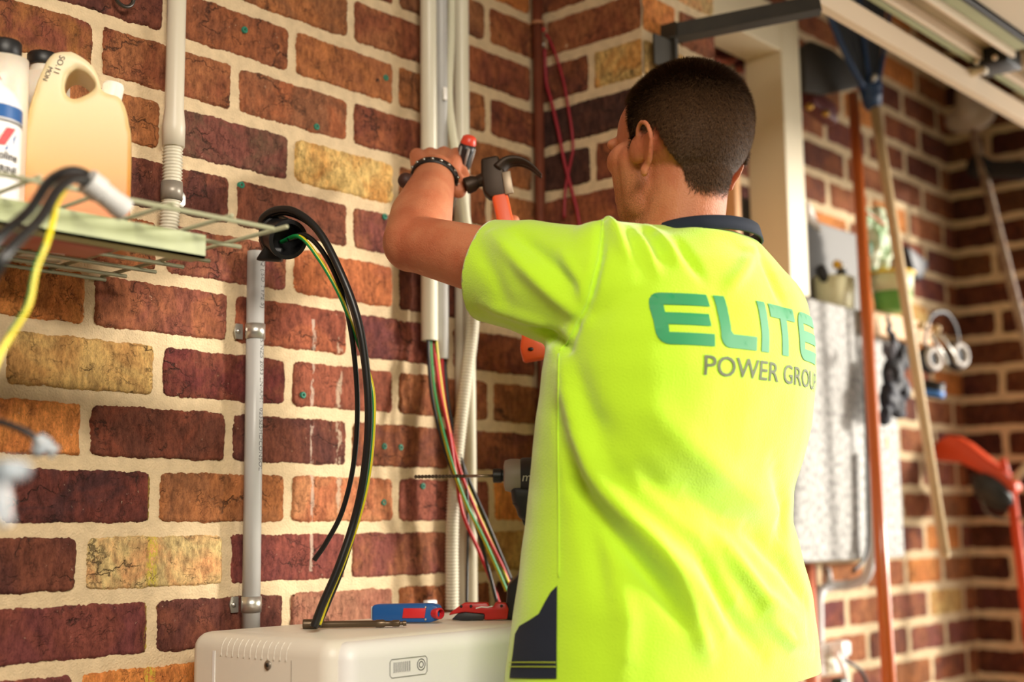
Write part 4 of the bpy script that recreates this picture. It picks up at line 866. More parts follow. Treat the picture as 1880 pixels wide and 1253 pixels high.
# black cable and grey conduit beside cabinet
YCb = -.125
b = B(); sweep(b, Y_([(1583, 470, YCb), (1584, 560, YCb), (1588, 700, YCb), (1592, 850, YCb), (1594, 960, YCb), (1590, 1020, YCb), (1566, 1050, YCb)]), .0045, 12, 8); tag(obj('power_cable', b, BLACKC), 'black cable running down the front of the speckled cabinet', 'cable')
e = empty('grey_bent_conduit', oY(1595, 900, YCb)); tag(e, 'pale grey conduit bending from the cabinet down to the power outlet', 'conduit')
b = B(); sweep(b, Y_([(1597, 830, YCb), (1598, 900, YCb), (1600, 990, YCb), (1599, 1030, -.12), (1588, 1062, -.10), (1562, 1074, -.06), (1530, 1077, -.03), (1512, 1082, -.025), (1503, 1100, -.025), (1503, 1140, -.025), (1503, 1182, -.025)]), .0115, 18, 10); obj('conduit_tube', b, mat('pale_grey_pvc', (214, 214, 216), .4), e)
b = B(); cyl(b, oY(1523, 1070, -.03), oY(1518, 1045, -.03), .009, n=16); obj('conduit_spur', b, mat('pale_grey_pvc', (214, 214, 216), .4), e)
e = empty('power_outlet', oY(1528, 1220, -.02)); tag(e, 'white wall power outlet with plugs at the bottom beside the shirt', 'outlet')
a_, b_ = oY(1506, 1242, -.03), oY(1552, 1178, -.03)
b = B(); bbox(b, (a_.x, -.034, a_.z), (b_.x, -.003, b_.z), .006, 3); obj('outlet_plate', b, mat('outlet_white', (246, 244, 240), .35), e)
b = B(); p = oY(1524, 1218, -.036); bbox(b, p+Vector((-.018, -.004, -.022)), p+Vector((.016, .002, .020)), .002); obj('switch_recess', b, mat('outlet_beige', (196, 188, 160), .5), e)
b = B(); p = oY(1540, 1192, -.05); bbox(b, p+Vector((-.022, -.02, -.016)), p+Vector((.024, .014, .018)), .007, 3); tag(obj('power_plug', b, mat('outlet_white', (246, 244, 240), .35)), 'white power plug pushed into the outlet', 'plug')
b = B(); sweep(b, Y_([(1535, 1200, -.07), (1545, 1220, -.075), (1553, 1245, -.075), (1560, 1300, -.07)]), .0065, 12, 6); tag(obj('power_cable', b, mat('outlet_white', (246, 244, 240), .35)), 'white cable dropping from the plug', 'cable')
b = B(); sweep(b, Y_([(1540, 1208, -.065), (1560, 1218, -.07), (1580, 1232, -.075), (1592, 1262, -.075), (1596, 1320, -.07)]), .0045, 12, 6); tag(obj('power_cable', b, BLACKC), 'black cable curving away from the plug', 'cable')
b = B(); bbox(b, oY(1541, 1253, -.35)+Vector((-.012, -.01, -.05)), oY(1541, 1253, -.35)+Vector((.016, .01, .006)), .002); tag(obj('battery_pack', b, mat('lime_black', (30, 40, 26), .5)), 'corner of a black and lime item peeping up at the bottom edge', 'battery')
# poles
def polepath(p0, p1, ext): d = (p1-p0); return p0, p1+d*ext
e = empty('orange_pole', oY(1600, 700, -.20)); tag(e, 'orange red handle leaning in front of the speckled cabinet', 'pole')
p0, p1 = oY(1566, 172, -.16), oY(1632, 1253, -.26); d_ = (p1-p0)/(p0.z-p1.z); pe = p0+d_*(p0.z-.002)
b = B(); cyl(b, pe, p0, .0165, .0125, 24); obj('pole_handle', b, mat('orange_lacquer', (198, 98, 38), .32, coat=.4), e)
b = B(); PB = [oY(x_, y_, -.13) for x_, y_ in ((1468, 90), (1471, 168), (1508, 176), (1590, 158), (1572, 134), (1523, 92), (1483, 76))]; P0_ = PB[0]
prism(b, [(p_.x-P0_.x, p_.z-P0_.z) for p_ in PB], P0_, (1, 0, 0), (0, 0, 1), .02, .004); obj('broom_head', b, mat('dull_dark_plastic', (44, 36, 24), .7), e)
b = B(); prism(b, [(-.06, -.02), (.06, -.025), (.06, .02), (-.06, .025)], oY(1503, 196, -.10), (1, 0, -.12), (0, 0, 1), .04, .006); s_ = tag(obj('red_clamp', b, mat('dark_red_paint', (96, 32, 30), .5)), 'dark red clamp with brass knobs on the wall beside the cream post', 'clamp')
for px, py in ((1486, 196), (1516, 208)):
    b = B(); sph(b, oY(px, py, -.125), .009, n=14); obj('brass_knob', b, mat('brass', (206, 160, 80), .3, .9), s_)
# rake
e = empty('leaf_rake', oY(1670, 600, -.17)); tag(e, 'upturned blue plastic leaf rake hanging by the wall on a pale wooden handle', 'rake')
p0, p1 = oY(1604, 185, -.205), oY(1735, 1018, -.275)
b = B(); cyl(b, p1, p0, .0115, .0125, 22); sph(b, p1, .0115, n=16); obj('rake_handle', b, mat('ash_wood', (218, 190, 146), .55, var=.1, vscale=30), e)
BLU = mat('rake_blue', (32, 62, 104), .45); BLD = mat('rake_dark', (44, 48, 54), .6)
b = B(); caps(b, oY(1601, 188, -.20), oY(1598, 158, -.205), .022, .028, 18); obj('rake_socket', b, BLU, e)
b = B(); cyl(b, oY(1600, 150, -.215), oY(1607, 140, -.24), .006, n=12); obj('bolt', b, ZINC, e)
tops = [(1502, -25), (1525, -25), (1550, -25), (1575, -25), (1600, -25), (1622, -25), (1640, -25)]
for i, (px, py) in enumerate(tops):
    b = B(); t_ = i/6; bx_ = 1585+26*t_
    sweep(b, [oY(bx_, 160, -.205), oY(bx_+(px-bx_)*.45, 90, -.21), oY(px, py, -.22)], .0075 if i in (0, 3, 6) else .004, 10, 6, flat=.6); obj('tine', b, BLU if i in (0, 3, 6) else BLD, e)
b = B(); vs = [b.verts.new(oY(px, py, -.204)) for px, py in ((1585, 150), (1612, 150), (1622, 60), (1632, -25), (1512, -25), (1540, 60))]; f = b.faces.new(vs); g = bmesh.ops.extrude_face_region(b, geom=[f]); bmesh.ops.translate(b, verts=[v for v in g['geom'] if isinstance(v, bmesh.types.BMVert)], vec=(0, .004, 0)); obj('rake_web', b, BLD, e, smooth=False)
# pale pole on the right wall with a scoop
e = empty('paint_pole', oX(1840, 420, 3.66)); tag(e, 'mottled pale pole leaning at the right edge with a pale scoop head', 'pole')
p0, p1 = oX(1786, 240, 3.66), oX(1882, 622, 3.60); d_ = (p1-p0)/(p0.z-p1.z); pe = p0+d_*(p0.z-.002)
b = B(); cyl(b, pe, p0, .0145, .0125, 22); obj('pole_handle', b, mat('mottled_paint', (196, 180, 158), .5, col2=(150, 118, 104), vscale=60), e)
b = B(); c = oX(1781, 216, 3.66); sph(b, c, (.022, .075, .045), n=24); caps(b, c+Vector((0, .0, .02)), oX(1776, 168, 3.66), .040, .032, 20)
me = union_mesh(b, .004, 6, 'scoop_head'); link('scoop_head', me, mat('pale_scoop', (186, 172, 158), .5), e)
e = empty('wall_bracket', oX(1830, 320, 3.70)); tag(e, 'black bracket arm gripping the mottled pole at the right edge', 'bracket')
b = B(); c = oX(1800, 308, 3.66); cyl(b, c+Vector((-.02, 0, 0)), c+Vector((.02, 0, 0)), .034, n=24); obj('clamp', b, DARKP, e)
b = B(); prism(b, [(0, .02), (-.24, -.03), (-.24, -.08), (.02, -.025)][::-1], c, (0, 1, 0), (0, 0, 1), .03, .005); obj('arm', b, DARKP, e)
# line trimmer
e = empty('line_trimmer', oX(1860, 1000, 3.5)); tag(e, 'orange line trimmer with a dark string head hung at the lower right corner', 'line trimmer')
TX = 3.55; OR2 = mat('trimmer_orange', (226, 78, 36), .42)
p0, p1 = oX(1857, 905, TX), oX(1884, 1120, TX)
b = B(); d_ = p1-p0; cyl(b, p0+d_*3.2, p0-d_*.02, .0165, .0125, 20); obj('lower_shaft', b, OR2, e)
b = B(); q = lambda x, y: oX(x, y, TX)
def poly3(bm, pts, th, X, bev=.004):
    P = [oX(x, y, X) for x, y in pts]; O = P[0]; prism(bm, [(-(p.y-O.y), p.z-O.z) for p in P], O, (0, -1, 0), (0, 0, 1), th, bev)
poly3(b, [(1718, 845), (1722, 815), (1745, 800), (1760, 802), (1782, 814), (1850, 868), (1872, 892), (1868, 905), (1850, 906), (1836, 895), (1800, 866), (1768, 850), (1735, 848)], .05, TX, .006); obj('guard', b, OR2, e)
b = B(); sweep(b, [q(1745, 806), q(1785, 825), q(1850, 880)], .008, 12, 6); obj('guard_ridge', b, OR2, e)
b = B(); cyl(b, q(1849, 878), q(1841, 842), .011, .009, 16); obj('stub', b, OR2, e)
b = B(); cyl(b, q(1860, 884), q(1905, 835), .011, n=18); obj('upper_shaft', b, mat('shaft_cream', (214, 200, 164), .5), e)
b = B(); lathe(b, [(.02, -.03), (.055, -.02), (.07, 0), (.045, .025), (.01, .03)], q(1822, 905), (-.5, .5, -.7), n=30); obj('string_head', b, mat('head_black', (40, 42, 40), .5), e)
b = B(); sweep(b, [q(1800, 915), q(1815, 945), q(1850, 955), q(1890, 950)], .0035, 8, 8); obj('cutting_line', b, mat('line_grey', (120, 110, 96), .5), e)
# orange pipe piece by the shirt
b = B(); p0 = oY(1482, 1036, -.05); cyl(b, (p0.x, -.05, .3), (p0.x, -.05, p0.z), .016, n=22); tag(obj('orange_pipe', b, mat('salmon_pipe', (222, 128, 96), .5)), 'short salmon orange upright pipe just right of the shirt under the cabinet', 'pipe')
#PART4
# ------------------------------------------------------------------ person
def az(a): return Vector((math.sin(a), math.cos(a), 0))
SH_L, SH_R = aD(1098, 487, 1.66), aD(1395, 552, 1.88)
ELB = aD(757, 446, 1.84); WR = aD(797, 330, 2.03); KN = aD(802, 292, 2.10)
NB_ = aD(1244, 428, 1.74)          # base of the neck
HC = aD(1256, 247, 1.75)           # middle of the skull
HA = math.radians(15); hF = az(HA); hR = Vector((math.cos(HA), -math.sin(HA), 0)); hU = Vector((0, 0, 1))
HM3 = Matrix((hR, hF, hU)).transposed()
def hp(x, y, z): return HC+HM3@Vector((x, y, z))
b = B()
# skull, face, jaw
sph(b, hp(0, -.008, .006), (.075, .088, .080), HM3, 32)
sph(b, hp(0, .030, .012), (.064, .075, .064), HM3, 28)
sph(b, hp(0, .036, -.045), (.065, .062, .068), HM3, 28)
sph(b, hp(0, .054, -.088), (.044, .040, .036), HM3, 24)      # jaw
sph(b, hp(0, .078, -.106), (.020, .016, .016), HM3, 18)      # chin
for s in (-1, 1):
    sph(b, hp(s*.054, .050, -.030), (.023, .036, .024), HM3, 18)   # cheekbone
    sph(b, hp(s*.044, .040, -.075), (.024, .044, .032), HM3, 18)   # jaw angle
    sph(b, hp(s*.030, .090, .002), (.026, .014, .011), HM3, 16)    # brow
    sph(b, hp(s*.075, .0, -.03), (.008, .02, .02), HM3, 14)
caps(b, hp(0, .094, .002), hp(0, .097, -.030), .008, .012, 16)       # nose
for s in (-1, 1): sph(b, hp(s*.011, .095, -.036), (.009, .010, .007), HM3, 12)
sph(b, hp(0, .086, -.062), (.024, .010, .0055), HM3, 14); sph(b, hp(0, .085, -.072), (.021, .010, .006), HM3, 14)
for s in (-1, 1): caps(b, hp(s*.053, .050, -.030), hp(s*.040, .056, -.094), .025, .023, 18); caps(b, hp(s*.051, .032, -.036), hp(s*.043, .034, -.090), .028, .027, 18)
caps(b, hp(0, .030, -.088), NB_+Vector((-.004, .035, -.03)), .046, .050, 24)
# ears: shell plus rim
for s in (-1, 1):
    R = HM3@Matrix.Rotation(s*.30, 3, 'Z'); ek = 1.0 if s < 0 else .55
    sph(b, hp(s*(.074*(1 if s < 0 else .84)+.005*ek), -.022, -.036), (.0045, .013, .024), R, 16)
    rim = [hp(s*(.075*(1 if s < 0 else .84)+.009*k_*ek), y*.92-.004, z*.92) for y, z, k_ in ((.006, -.012, 0), (.006, .006, .7), (-.006, .016, 1.1), (-.022, .010, 1.4), (-.030, -.008, 1.4), (-.024, -.028, 1.1), (-.012, -.044, .5), (-.001, -.050, .0))]
    P = [q_-Vector((0, 0, .017))-hF*.006 for q_ in smoothpath(rim, 5)]
    for a_, b_ in zip(P[:-1], P[1:]): caps(b, a_, b_, .0038, .0038, 8)
    sph(b, hp(s*(.080 if s < 0 else .063), -.014, -.063), (.005, .008, .009), R, 12)
# neck and trunk
caps(b, hp(0, -.004, -.055), NB_+Vector((0, .0, -.02)), .054, .057, 28)
caps(b, hp(0, -.030, -.045), NB_+Vector((0, -.006, -.01)), .038, .044, 24)
CH = (SH_L+SH_R)/2+Vector((0.01, .02, -.10)); PEL = Vector((CH.x+.0, CH.y+.02, .98))
caps(b, SH_L+Vector((.03, 0, -.02)), NB_+Vector((-.01, 0, -.04)), .050, .055, 20); caps(b, SH_R+Vector((-.03, 0, -.02)), NB_+Vector((.02, 0, -.04)), .050, .055, 20)
sph(b, CH, (.155, .095, .17), None, 28); sph(b, (CH+PEL)/2, (.135, .09, .17), None, 28); sph(b, PEL+Vector((0, 0, .02)), (.145, .095, .085), None, 28)
for s in (-1, 1):
    hip = PEL+Vector((s*.085, 0, -.04)); kn_ = Vector((hip.x+s*.02, hip.y+.02, .50)); an = Vector((hip.x+s*.03, hip.y-.01, .09))
    caps(b, hip, kn_, .074, .054, 20); caps(b, kn_, an, .054, .038, 20); caps(b, an+Vector((0, -.03, -.045)), an+Vector((0, .13, -.055)), .036, .030, 16)
# left arm, raised to the wall
AM = SH_L.lerp(ELB, .48)+Vector((0, 0, -.016)); caps(b, SH_L+Vector((0, 0, -.015)), AM, .050, .047, 24); caps(b, AM, ELB, .047, .0385, 24)
sph(b, ELB, .0395, n=20)
M1 = ELB.lerp(WR, .38); caps(b, ELB, M1, .041, .0445, 24); caps(b, M1, WR, .0445, .0315, 24)
# right arm, bent, fist behind the raised arm
R_EL = Vector((1.66, -.40, 1.33)); R_WR = aD(990, 500, 2.02)
caps(b, SH_R, R_EL, .052, .040, 20); caps(b, R_EL, R_WR, .041, .028, 20)
def hand(bm, wrist, dirv, back, thumb, curl, spread=.019, L=1.0):
    d = dirv.normalized(); n_ = (back-d*back.dot(d)).normalized(); t = (thumb-d*thumb.dot(d)-n_*thumb.dot(n_)).normalized()
    P = lambda a, c, e_: wrist+d*a*L+t*c*L+n_*e_*L
    caps(bm, P(-.01, 0, 0), P(.02, 0, 0), .027, .027, 18)
    for k, c in enumerate((-.031, -.0105, .0105, .031)): caps(bm, P(.012, c*.6, .0), P(.080-.004*abs(k-2), c, .004), .0170, .0125, 14)
    lens = ((.036, .022, .018), (.042, .027, .020), (.045, .029, .021), (.040, .025, .019))
    tips = []
    for k, c in enumerate((-.031, -.0105, .0105, .031)):
        p = P(.082-.004*abs(k-2), c, .004); ang = 0
        for j, l in enumerate(lens[k]):
            ang += curl[j]; q = p+(d*math.cos(ang)-n_*math.sin(ang))*l*L+t*c*.02
            caps(bm, p, q, .0098-.0010*j, .0090-.0010*j, 12); p = q
        tips.append(p)
    return P, tips
dL = (KN-WR); bk = (-fwd+upv*.35)
PH, _ = hand(b, WR+dL.normalized()*.012, dL, bk, rgt, (1.15, 1.45, .9))
# thumb leaves the side of the palm and closes on the screwdriver
th = [PH(.010, .026, -.006), aD(842, 350, 2.04), aD(853, 331, 2.07), aD(846, 306, 2.095)]
for (a_, b_), (ra, rb_) in zip(zip(th[:-1], th[1:]), ((.0165, .0125), (.0125, .0108), (.0108, .0088))): caps(b, a_, b_, ra, rb_, 14)
hx0 = aD(941, 405, 2.05)
PR_, _ = hand(b, R_WR, (aD(940, 455, 2.05)-R_WR), -fwd*.2+upv, -rgt*.2+fwd, (1.2, 1.4, .9))
caps(b, aD(935, 430, 2.03), aD(944, 405, 2.035), .0105, .009, 14)
me = union_mesh(b, .0026, 8, 'person')
# sculpt a few soft details: eye sockets
for v in me.vertices:
    for s in (-1, 1):
        d = (v.co-hp(s*.031, .098, -.012)).length
        if d < .020: v.co -= hF*(.0075*(1-(d/.020)**2))
me.update()
# skin material with stubble by position on the face
person = link('person', me, SKIN)
tag(person, 'man with short brown hair in a lime work shirt, arm raised to the wall conduits', 'person')
nt = SKIN.node_tree; pr_ = nt.nodes['Principled BSDF']
tcn = nt.nodes.new('ShaderNodeNewGeometry')
dist = nt.nodes.new('ShaderNodeVectorMath'); dist.operation = 'DISTANCE'; nt.links.new(tcn.outputs['Position'], dist.inputs[0]); dist.inputs[1].default_value = hp(-.02, .05, -.095)
mr = nt.nodes.new('ShaderNodeMapRange'); mr.inputs[1].default_value = .085; mr.inputs[2].default_value = .045; nt.links.new(dist.outputs['Value'], mr.inputs[0])
ns = nt.nodes.new('ShaderNodeTexNoise'); ns.inputs['Scale'].default_value = 900; nt.links.new(tcn.outputs['Position'], ns.inputs['Vector'])
m2 = nt.nodes.new('ShaderNodeMapRange'); m2.inputs[1].default_value = .48; m2.inputs[2].default_value = .60; nt.links.new(ns.outputs['Fac'], m2.inputs[0])
mm_ = nt.nodes.new('ShaderNodeMath'); mm_.operation = 'MULTIPLY'; nt.links.new(mr.outputs[0], mm_.inputs[0]); nt.links.new(m2.outputs[0], mm_.inputs[1])
mx = nt.nodes.new('ShaderNodeMix'); mx.data_type = 'RGBA'; src = pr_.inputs['Base Color'].links[0].from_socket
nt.links.new(mm_.outputs[0], mx.inputs[0]); nt.links.new(src, mx.inputs[6]); mx.inputs[7].default_value = s2l((120, 82, 48))+(1,); nt.links.new(mx.outputs[2], pr_.inputs['Base Color'])
for s in (-1, 1):
    b = B(); sph(b, hp(s*.031, .084, -.012), .0115, n=18); ey_ = obj('eye', b, mat('eye_white', (236, 230, 224), .2), person)
    b = B(); sph(b, hp(s*.031, .0938, -.012), (.005, .0025, .005), HM3, 12); obj('iris', b, mat('iris_brown', (70, 48, 30), .2), ey_)
# hair: cropped cap plus strands, made from the scalp
bvp = BVHTree.FromPolygons([v.co.copy() for v in me.vertices], [tuple(p.vertices) for p in me.polygons])
HI = HM3.inverted()
def hairw(l):
    x, y, z = l
    if z > .17 or z < -.115 or abs(x) > .12: return 0
    if y > .036: zh = .040+(y-.036)*.75
    elif y > .012: zh = -.020 if y < .024 else -.020+(y-.024)*5.0
    elif y > .004: zh = -.036
    elif y > -.030: zh = -.010
    elif y > -.042: zh = -.010-(-.030-y)*4.6
    else: zh = -.088+max(0, abs(x)-.022)*.75
    if z < -.10: return 0
    return max(0, min(1, (z-zh)/.020))
ear_guard = lambda l: (abs(l.x) > (.0785 if l.x < 0 else .0715) and -.050 < l.y < .012 and l.z < .006)
hb = bmesh.new(); vmap = {}; hv = []; wts = []; hs = []
for p in me.polygons:
    l = HI@(p.center-HC)
    if l.length > .16 or ear_guard(l): continue
    w = hairw(l); w2 = hairw(l+Vector((0, 0, .012)))
    if w > .30: hv.append(p)
    if w2 > .03: hs.append(p); wts.append(min(1, w2))
for p in hv:
    vs = []
    for vi in p.vertices:
        if vi not in vmap:
            co = me.vertices[vi].co; l = HI@(co-HC); w = hairw(l)
            vmap[vi] = hb.verts.new(co+me.vertices[vi].normal*(.0002+.0030*w+.0004*noise.noise(co*300)))
        vs.append(vmap[vi])
    hb.faces.new(vs)
HAIRM = mat('dark_brown_hair', (58, 40, 28), .85, bump=.6, bscale=900, col2=(34, 24, 18), vscale=260, spec=.1)
HAIRS = mat('hair_strands', (98, 70, 44), .6, col2=(66, 46, 30), vscale=500, spec=.2)
hair = obj('hair', hb, HAIRM, person)
V = []; Fc = []
cw = np.cumsum(wts); NS = 90000
for q in np.searchsorted(cw, rng.random(NS)*cw[-1]):
    p = hs[min(q, len(hs)-1)]; a_, b_ = rng.random(2)
    c = [me.vertices[i].co for i in p.vertices]; pt_ = c[0].lerp(c[1], a_).lerp(c[3 if len(c) > 3 else 2].lerp(c[2], a_), b_)
    l = HI@(pt_-HC); w = hairw(l); w2 = hairw(l+Vector((0, 0, .012))); nrm = p.normal
    if rng.random() > w2**1.5*1.1: continue
    flow = (HM3@Vector((l.x*1.2, -.02-abs(l.y)*.1, -.09-l.z*.4))); flow = (flow-nrm*flow.dot(nrm)); flow = flow.normalized() if flow.length > 1e-5 else nrm
    top = max(0, min(1, (l.z+.0)/.06)); Lh = (.0050+.0070*top)*rng.uniform(.7, 1.1)
    d = (nrm*(.45+.25*top)+flow*rng.uniform(.5, 1.0)+Vector(rng.standard_normal(3)*.18)).normalized()
    side = d.cross(nrm); side = side.normalized() if side.length > 1e-5 else hR
    o_ = pt_+nrm*(.0004+.0026*w); wd_ = .00036
    i = len(V); V += [o_-side*wd_, o_+side*wd_, o_+d*Lh]; Fc.append((i, i+1, i+2))
ms = bpy.data.meshes.new('hair_strands'); ms.from_pydata([tuple(v) for v in V], [], Fc); st = link('cropped_strands', ms, HAIRS, hair, smooth=False)
st['kind'] = 'stuff'

# ---------------------------------------------------------------- shirt
def ring_fit(py, l, r, dep, bb):
    c = aD((l+r)/2, py, dep); z = c.z; a = .2; cx, cy = c.x, c.y
    for it in range(14):
        pts = [pj((cx+a*math.cos(t), cy+bb*math.sin(t), z))[0] for t in np.linspace(0, 2*PI, 72)]
        lo, hi = min(pts), max(pts); a *= ((r-l)/(hi-lo))**1.4 if a > .02 else 1; a = max(.06, min(.30, a))
        sh = ((l+r)-(lo+hi))/2/F*dep; cx += sh*rgt.x; cy += sh*rgt.y
    return cx, cy, z, a, bb
SECT = [(1300, 932, 1500, 1.735, .150), (1253, 936, 1497, 1.735, .148), (1180, 947, 1491, 1.735, .145), (1100, 957, 1481, 1.735, .142), (1030, 966, 1464, 1.735, .138), (960, 976, 1446, 1.735, .132), (900, 983, 1448, 1.735, .132),
        (850, 989, 1464, 1.735, .134), (780, 996, 1480, 1.74, .136), (700, 1004, 1488, 1.745, .136), (640, 1014, 1488, 1.75, .134), (590, 1030, 1482, 1.755, .130), (550, 1048, 1470, 1.76, .122), (510, 1072, 1448, 1.76, .108), (475, 1105, 1418, 1.76, .090), (445, 1150, 1385, 1.755, .078)]
FIT = [ring_fit(*s) for s in SECT]
b = B(); rings = []; n = 64
for cx, cy, z, a, bb in FIT:
    ring = []
    for k in range(n):
        t = 2*PI*k/n; c_, s_ = math.cos(t), math.sin(t); e_ = .86
        ring.append(b.verts.new((cx+a*math.copysign(abs(c_)**e_, c_), cy+bb*math.copysign(abs(s_)**e_, s_), z)))
    rings.append(ring)
for i in range(len(rings)-1):
    for k in range(n): b.faces.new((rings[i][k], rings[i+1][k], rings[i+1][(k+1) % n], rings[i][(k+1) % n]))
b.faces.new(rings[0]); b.faces.new(rings[-1])
CN = aD(1298, 428, 1.745)
caps(b, SH_L+Vector((.01, 0, -.010)), CN+Vector((-.035, .0, -.048)), .067, .050, 28); caps(b, SH_R+Vector((-.02, 0, -.012)), CN+Vector((.02, 0, -.052)), .066, .052, 28)
sph(b, CN+Vector((.0, .0, -.04)), (.084, .070, .034), None, 24)
# sleeves
sdir = (ELB-SH_L).normalized(); S_END = SH_L.lerp(ELB, .66)
s0 = SH_L+Vector((.02, -.01, -.040)); s_mid = SH_L.lerp(ELB, .35)+Vector((0, 0, -.026)); s1 = SH_L.lerp(ELB, .80)+Vector((0, 0, -.026))
caps(b, s0, s_mid, .086, .073, 28); caps(b, s_mid, s1, .073, .062, 28)
r_dir = (R_EL-SH_R).normalized(); r1 = SH_R.lerp(R_EL, .85)
caps(b, SH_R+Vector((-.02, 0, -.03)), r1, .078, .066, 24)
me_s = union_mesh(b, .0045, 10, 'shirt')
bs = bmesh.new(); bs.from_mesh(me_s)
# open the garment at cuffs and hem
def cut(bm, co, no, lim):
    geom = [f for f in bm.faces if (f.calc_center_median()-Vector(co)).length < lim]
    es = {e for f in geom for e in f.edges}; vs_ = {v for f in geom for v in f.verts}
    bmesh.ops.bisect_plane(bm, geom=list(vs_)+list(es)+geom, plane_co=co, plane_no=no, clear_outer=True)
cut(bs, aD(877, 500, 1.73), (sdir*.93+rgt*(-.30)+Vector((0,0,.10))).normalized(), .16)
cut(bs, SH_R.lerp(R_EL, .72), r_dir, .11)
hemz0 = aD(1215, 1248, 1.735)
cut(bs, hemz0, Vector((0, 0, -1)), 9)
bs.to_mesh(me_s); bs.free()
bvs = BVHTree.FromPolygons([v.co.copy() for v in me_s.vertices], [tuple(p.vertices) for p in me_s.polygons])
def hit(px, py):
    d = ray(px, py).normalized(); loc, nrm, i, ds = bvs.ray_cast(CAM, d); return loc, nrm
# folds: polylines seen on the back and sleeve, amplitude (m), width (m)
FOLDS = [([(905, 430), (960, 490), (1020, 545), (1075, 590)], .0045, .010), ([(945, 425), (1010, 480), (1075, 540)], -.0035, .010), ([(1030, 470), (1060, 515), (1080, 560)], .003, .008),
 ([(985, 605), (1020, 622), (1040, 640)], -.006, .008), ([(890, 560), (950, 580), (1010, 600)], .003, .010),
 ([(1108, 400), (1100, 470), (1078, 560), (1040, 640)], -.004, .006), ([(1112, 400), (1130, 425), (1150, 470)], .0045, .008), ([(1160, 420), (1185, 460), (1205, 500)], .004, .008), ([(1190, 415), (1225, 450), (1245, 480)], .0035, .008),
 ([(1240, 440), (1270, 480), (1290, 510)], -.003, .009), ([(1385, 455), (1360, 500), (1335, 530)], .0035, .010), ([(1400, 470), (1420, 510), (1440, 560)], -.003, .012),
 ([(1035, 680), (1055, 800), (1100, 900), (1180, 980), (1260, 1060), (1330, 1150)], .007, .016), ([(1030, 760), (1060, 880), (1130, 980), (1210, 1070), (1270, 1150)], -.006, .014),
 ([(1040, 650), (1080, 760), (1150, 860), (1240, 950), (1310, 1040), (1380, 1100)], -.005, .018), ([(1110, 800), (1180, 900), (1280, 990), (1350, 1090)], .005, .014),
 ([(1200, 1010), (1260, 1110), (1300, 1200)], .005, .013), ([(1290, 1020), (1340, 1130), (1400, 1200)], -.005, .014), ([(1330, 1000), (1400, 1100), (1470, 1150)], .006, .014),
 ([(1380, 980), (1440, 1040), (1478, 1100)], -.006, .014), ([(1420, 850), (1440, 930), (1430, 990)], -.004, .016), ([(1130, 1060), (1150, 1140), (1145, 1230)], .003, .015),
 ([(1400, 1130), (1450, 1180), (1490, 1190)], .005, .012), ([(1200, 760), (1300, 850), (1390, 920), (1440, 950)], .0035, .020), ([(1060, 900), (1090, 1000), (1110, 1100)], -.003, .014),
 ([(1250, 900), (1330, 960), (1420, 985)], -.0035, .016), ([(870, 440), (905, 500), (930, 560)], -.002, .012)]
co = np.array([v.co for v in me_s.vertices]); nr = np.array([v.normal for v in me_s.vertices]); disp = np.zeros(len(co))
for pts, amp, wdt in FOLDS:
    P = []
    for a_, b_ in zip(pts[:-1], pts[1:]):
        for t in np.linspace(0, 1, 14, endpoint=False): P.append((a_[0]+(b_[0]-a_[0])*t, a_[1]+(b_[1]-a_[1])*t))
    P.append(pts[-1]); Q = []
    for i, (x, y) in enumerate(P):
        loc, nn_ = hit(x, y)
        if loc is not None: Q.append((loc, i/(len(P)-1)))
    if not Q: continue
    QA = np.array([q[0] for q in Q]); TT = np.array([q[1] for q in Q])
    near = np.where(np.min(np.linalg.norm(co[:, None, :]-QA[None, ::7, :], axis=2), axis=1) < wdt*4+.06)[0]
    D = np.linalg.norm(co[near][:, None, :]-QA[None], axis=2); j = D.argmin(1); dm = D[np.arange(len(near)), j]; tt = TT[j]
    disp[near] += 2.2*amp*np.exp(-(dm/wdt)**2)*np.sin(PI*np.clip(tt*.9+.05, 0, 1))**.6
for i in range(len(co)):
    c = Vector(co[i]); disp[i] += .0022*noise.noise(c*11)+.0012*noise.noise(c*24)
co = co+nr*disp[:, None]
me_s.vertices.foreach_set('co', co.ravel().astype('f')); me_s.update()
bvs = BVHTree.FromPolygons([v.co.copy() for v in me_s.vertices], [tuple(p.vertices) for p in me_s.polygons])
LIME = bpy.data.materials.new('lime_mesh_fabric'); LIME.use_nodes = True; nt = LIME.node_tree; p_ = nt.nodes['Principled BSDF']
p_.inputs['Base Color'].default_value = (.52, .86, .020, 1); p_.inputs['Roughness'].default_value = .85; p_.inputs['Sheen Weight'].default_value = .7; p_.inputs['Sheen Roughness'].default_value = .5; p_.inputs['Specular IOR Level'].default_value = .2
tcn = nt.nodes.new('ShaderNodeTexCoord'); vo = nt.nodes.new('ShaderNodeTexVoronoi'); vo.inputs['Scale'].default_value = 520; nt.links.new(tcn.outputs['Object'], vo.inputs['Vector'])
bp = nt.nodes.new('ShaderNodeBump'); bp.inputs['Strength'].default_value = .45; bp.inputs['Distance'].default_value = .0008; nt.links.new(vo.outputs['Distance'], bp.inputs['Height']); nt.links.new(bp.outputs['Normal'], p_.inputs['Normal'])
shirt = link('shirt', me_s, LIME, person); so_ = shirt.modifiers.new('s', 'SOLIDIFY'); so_.thickness = .0015; so_.offset = -1
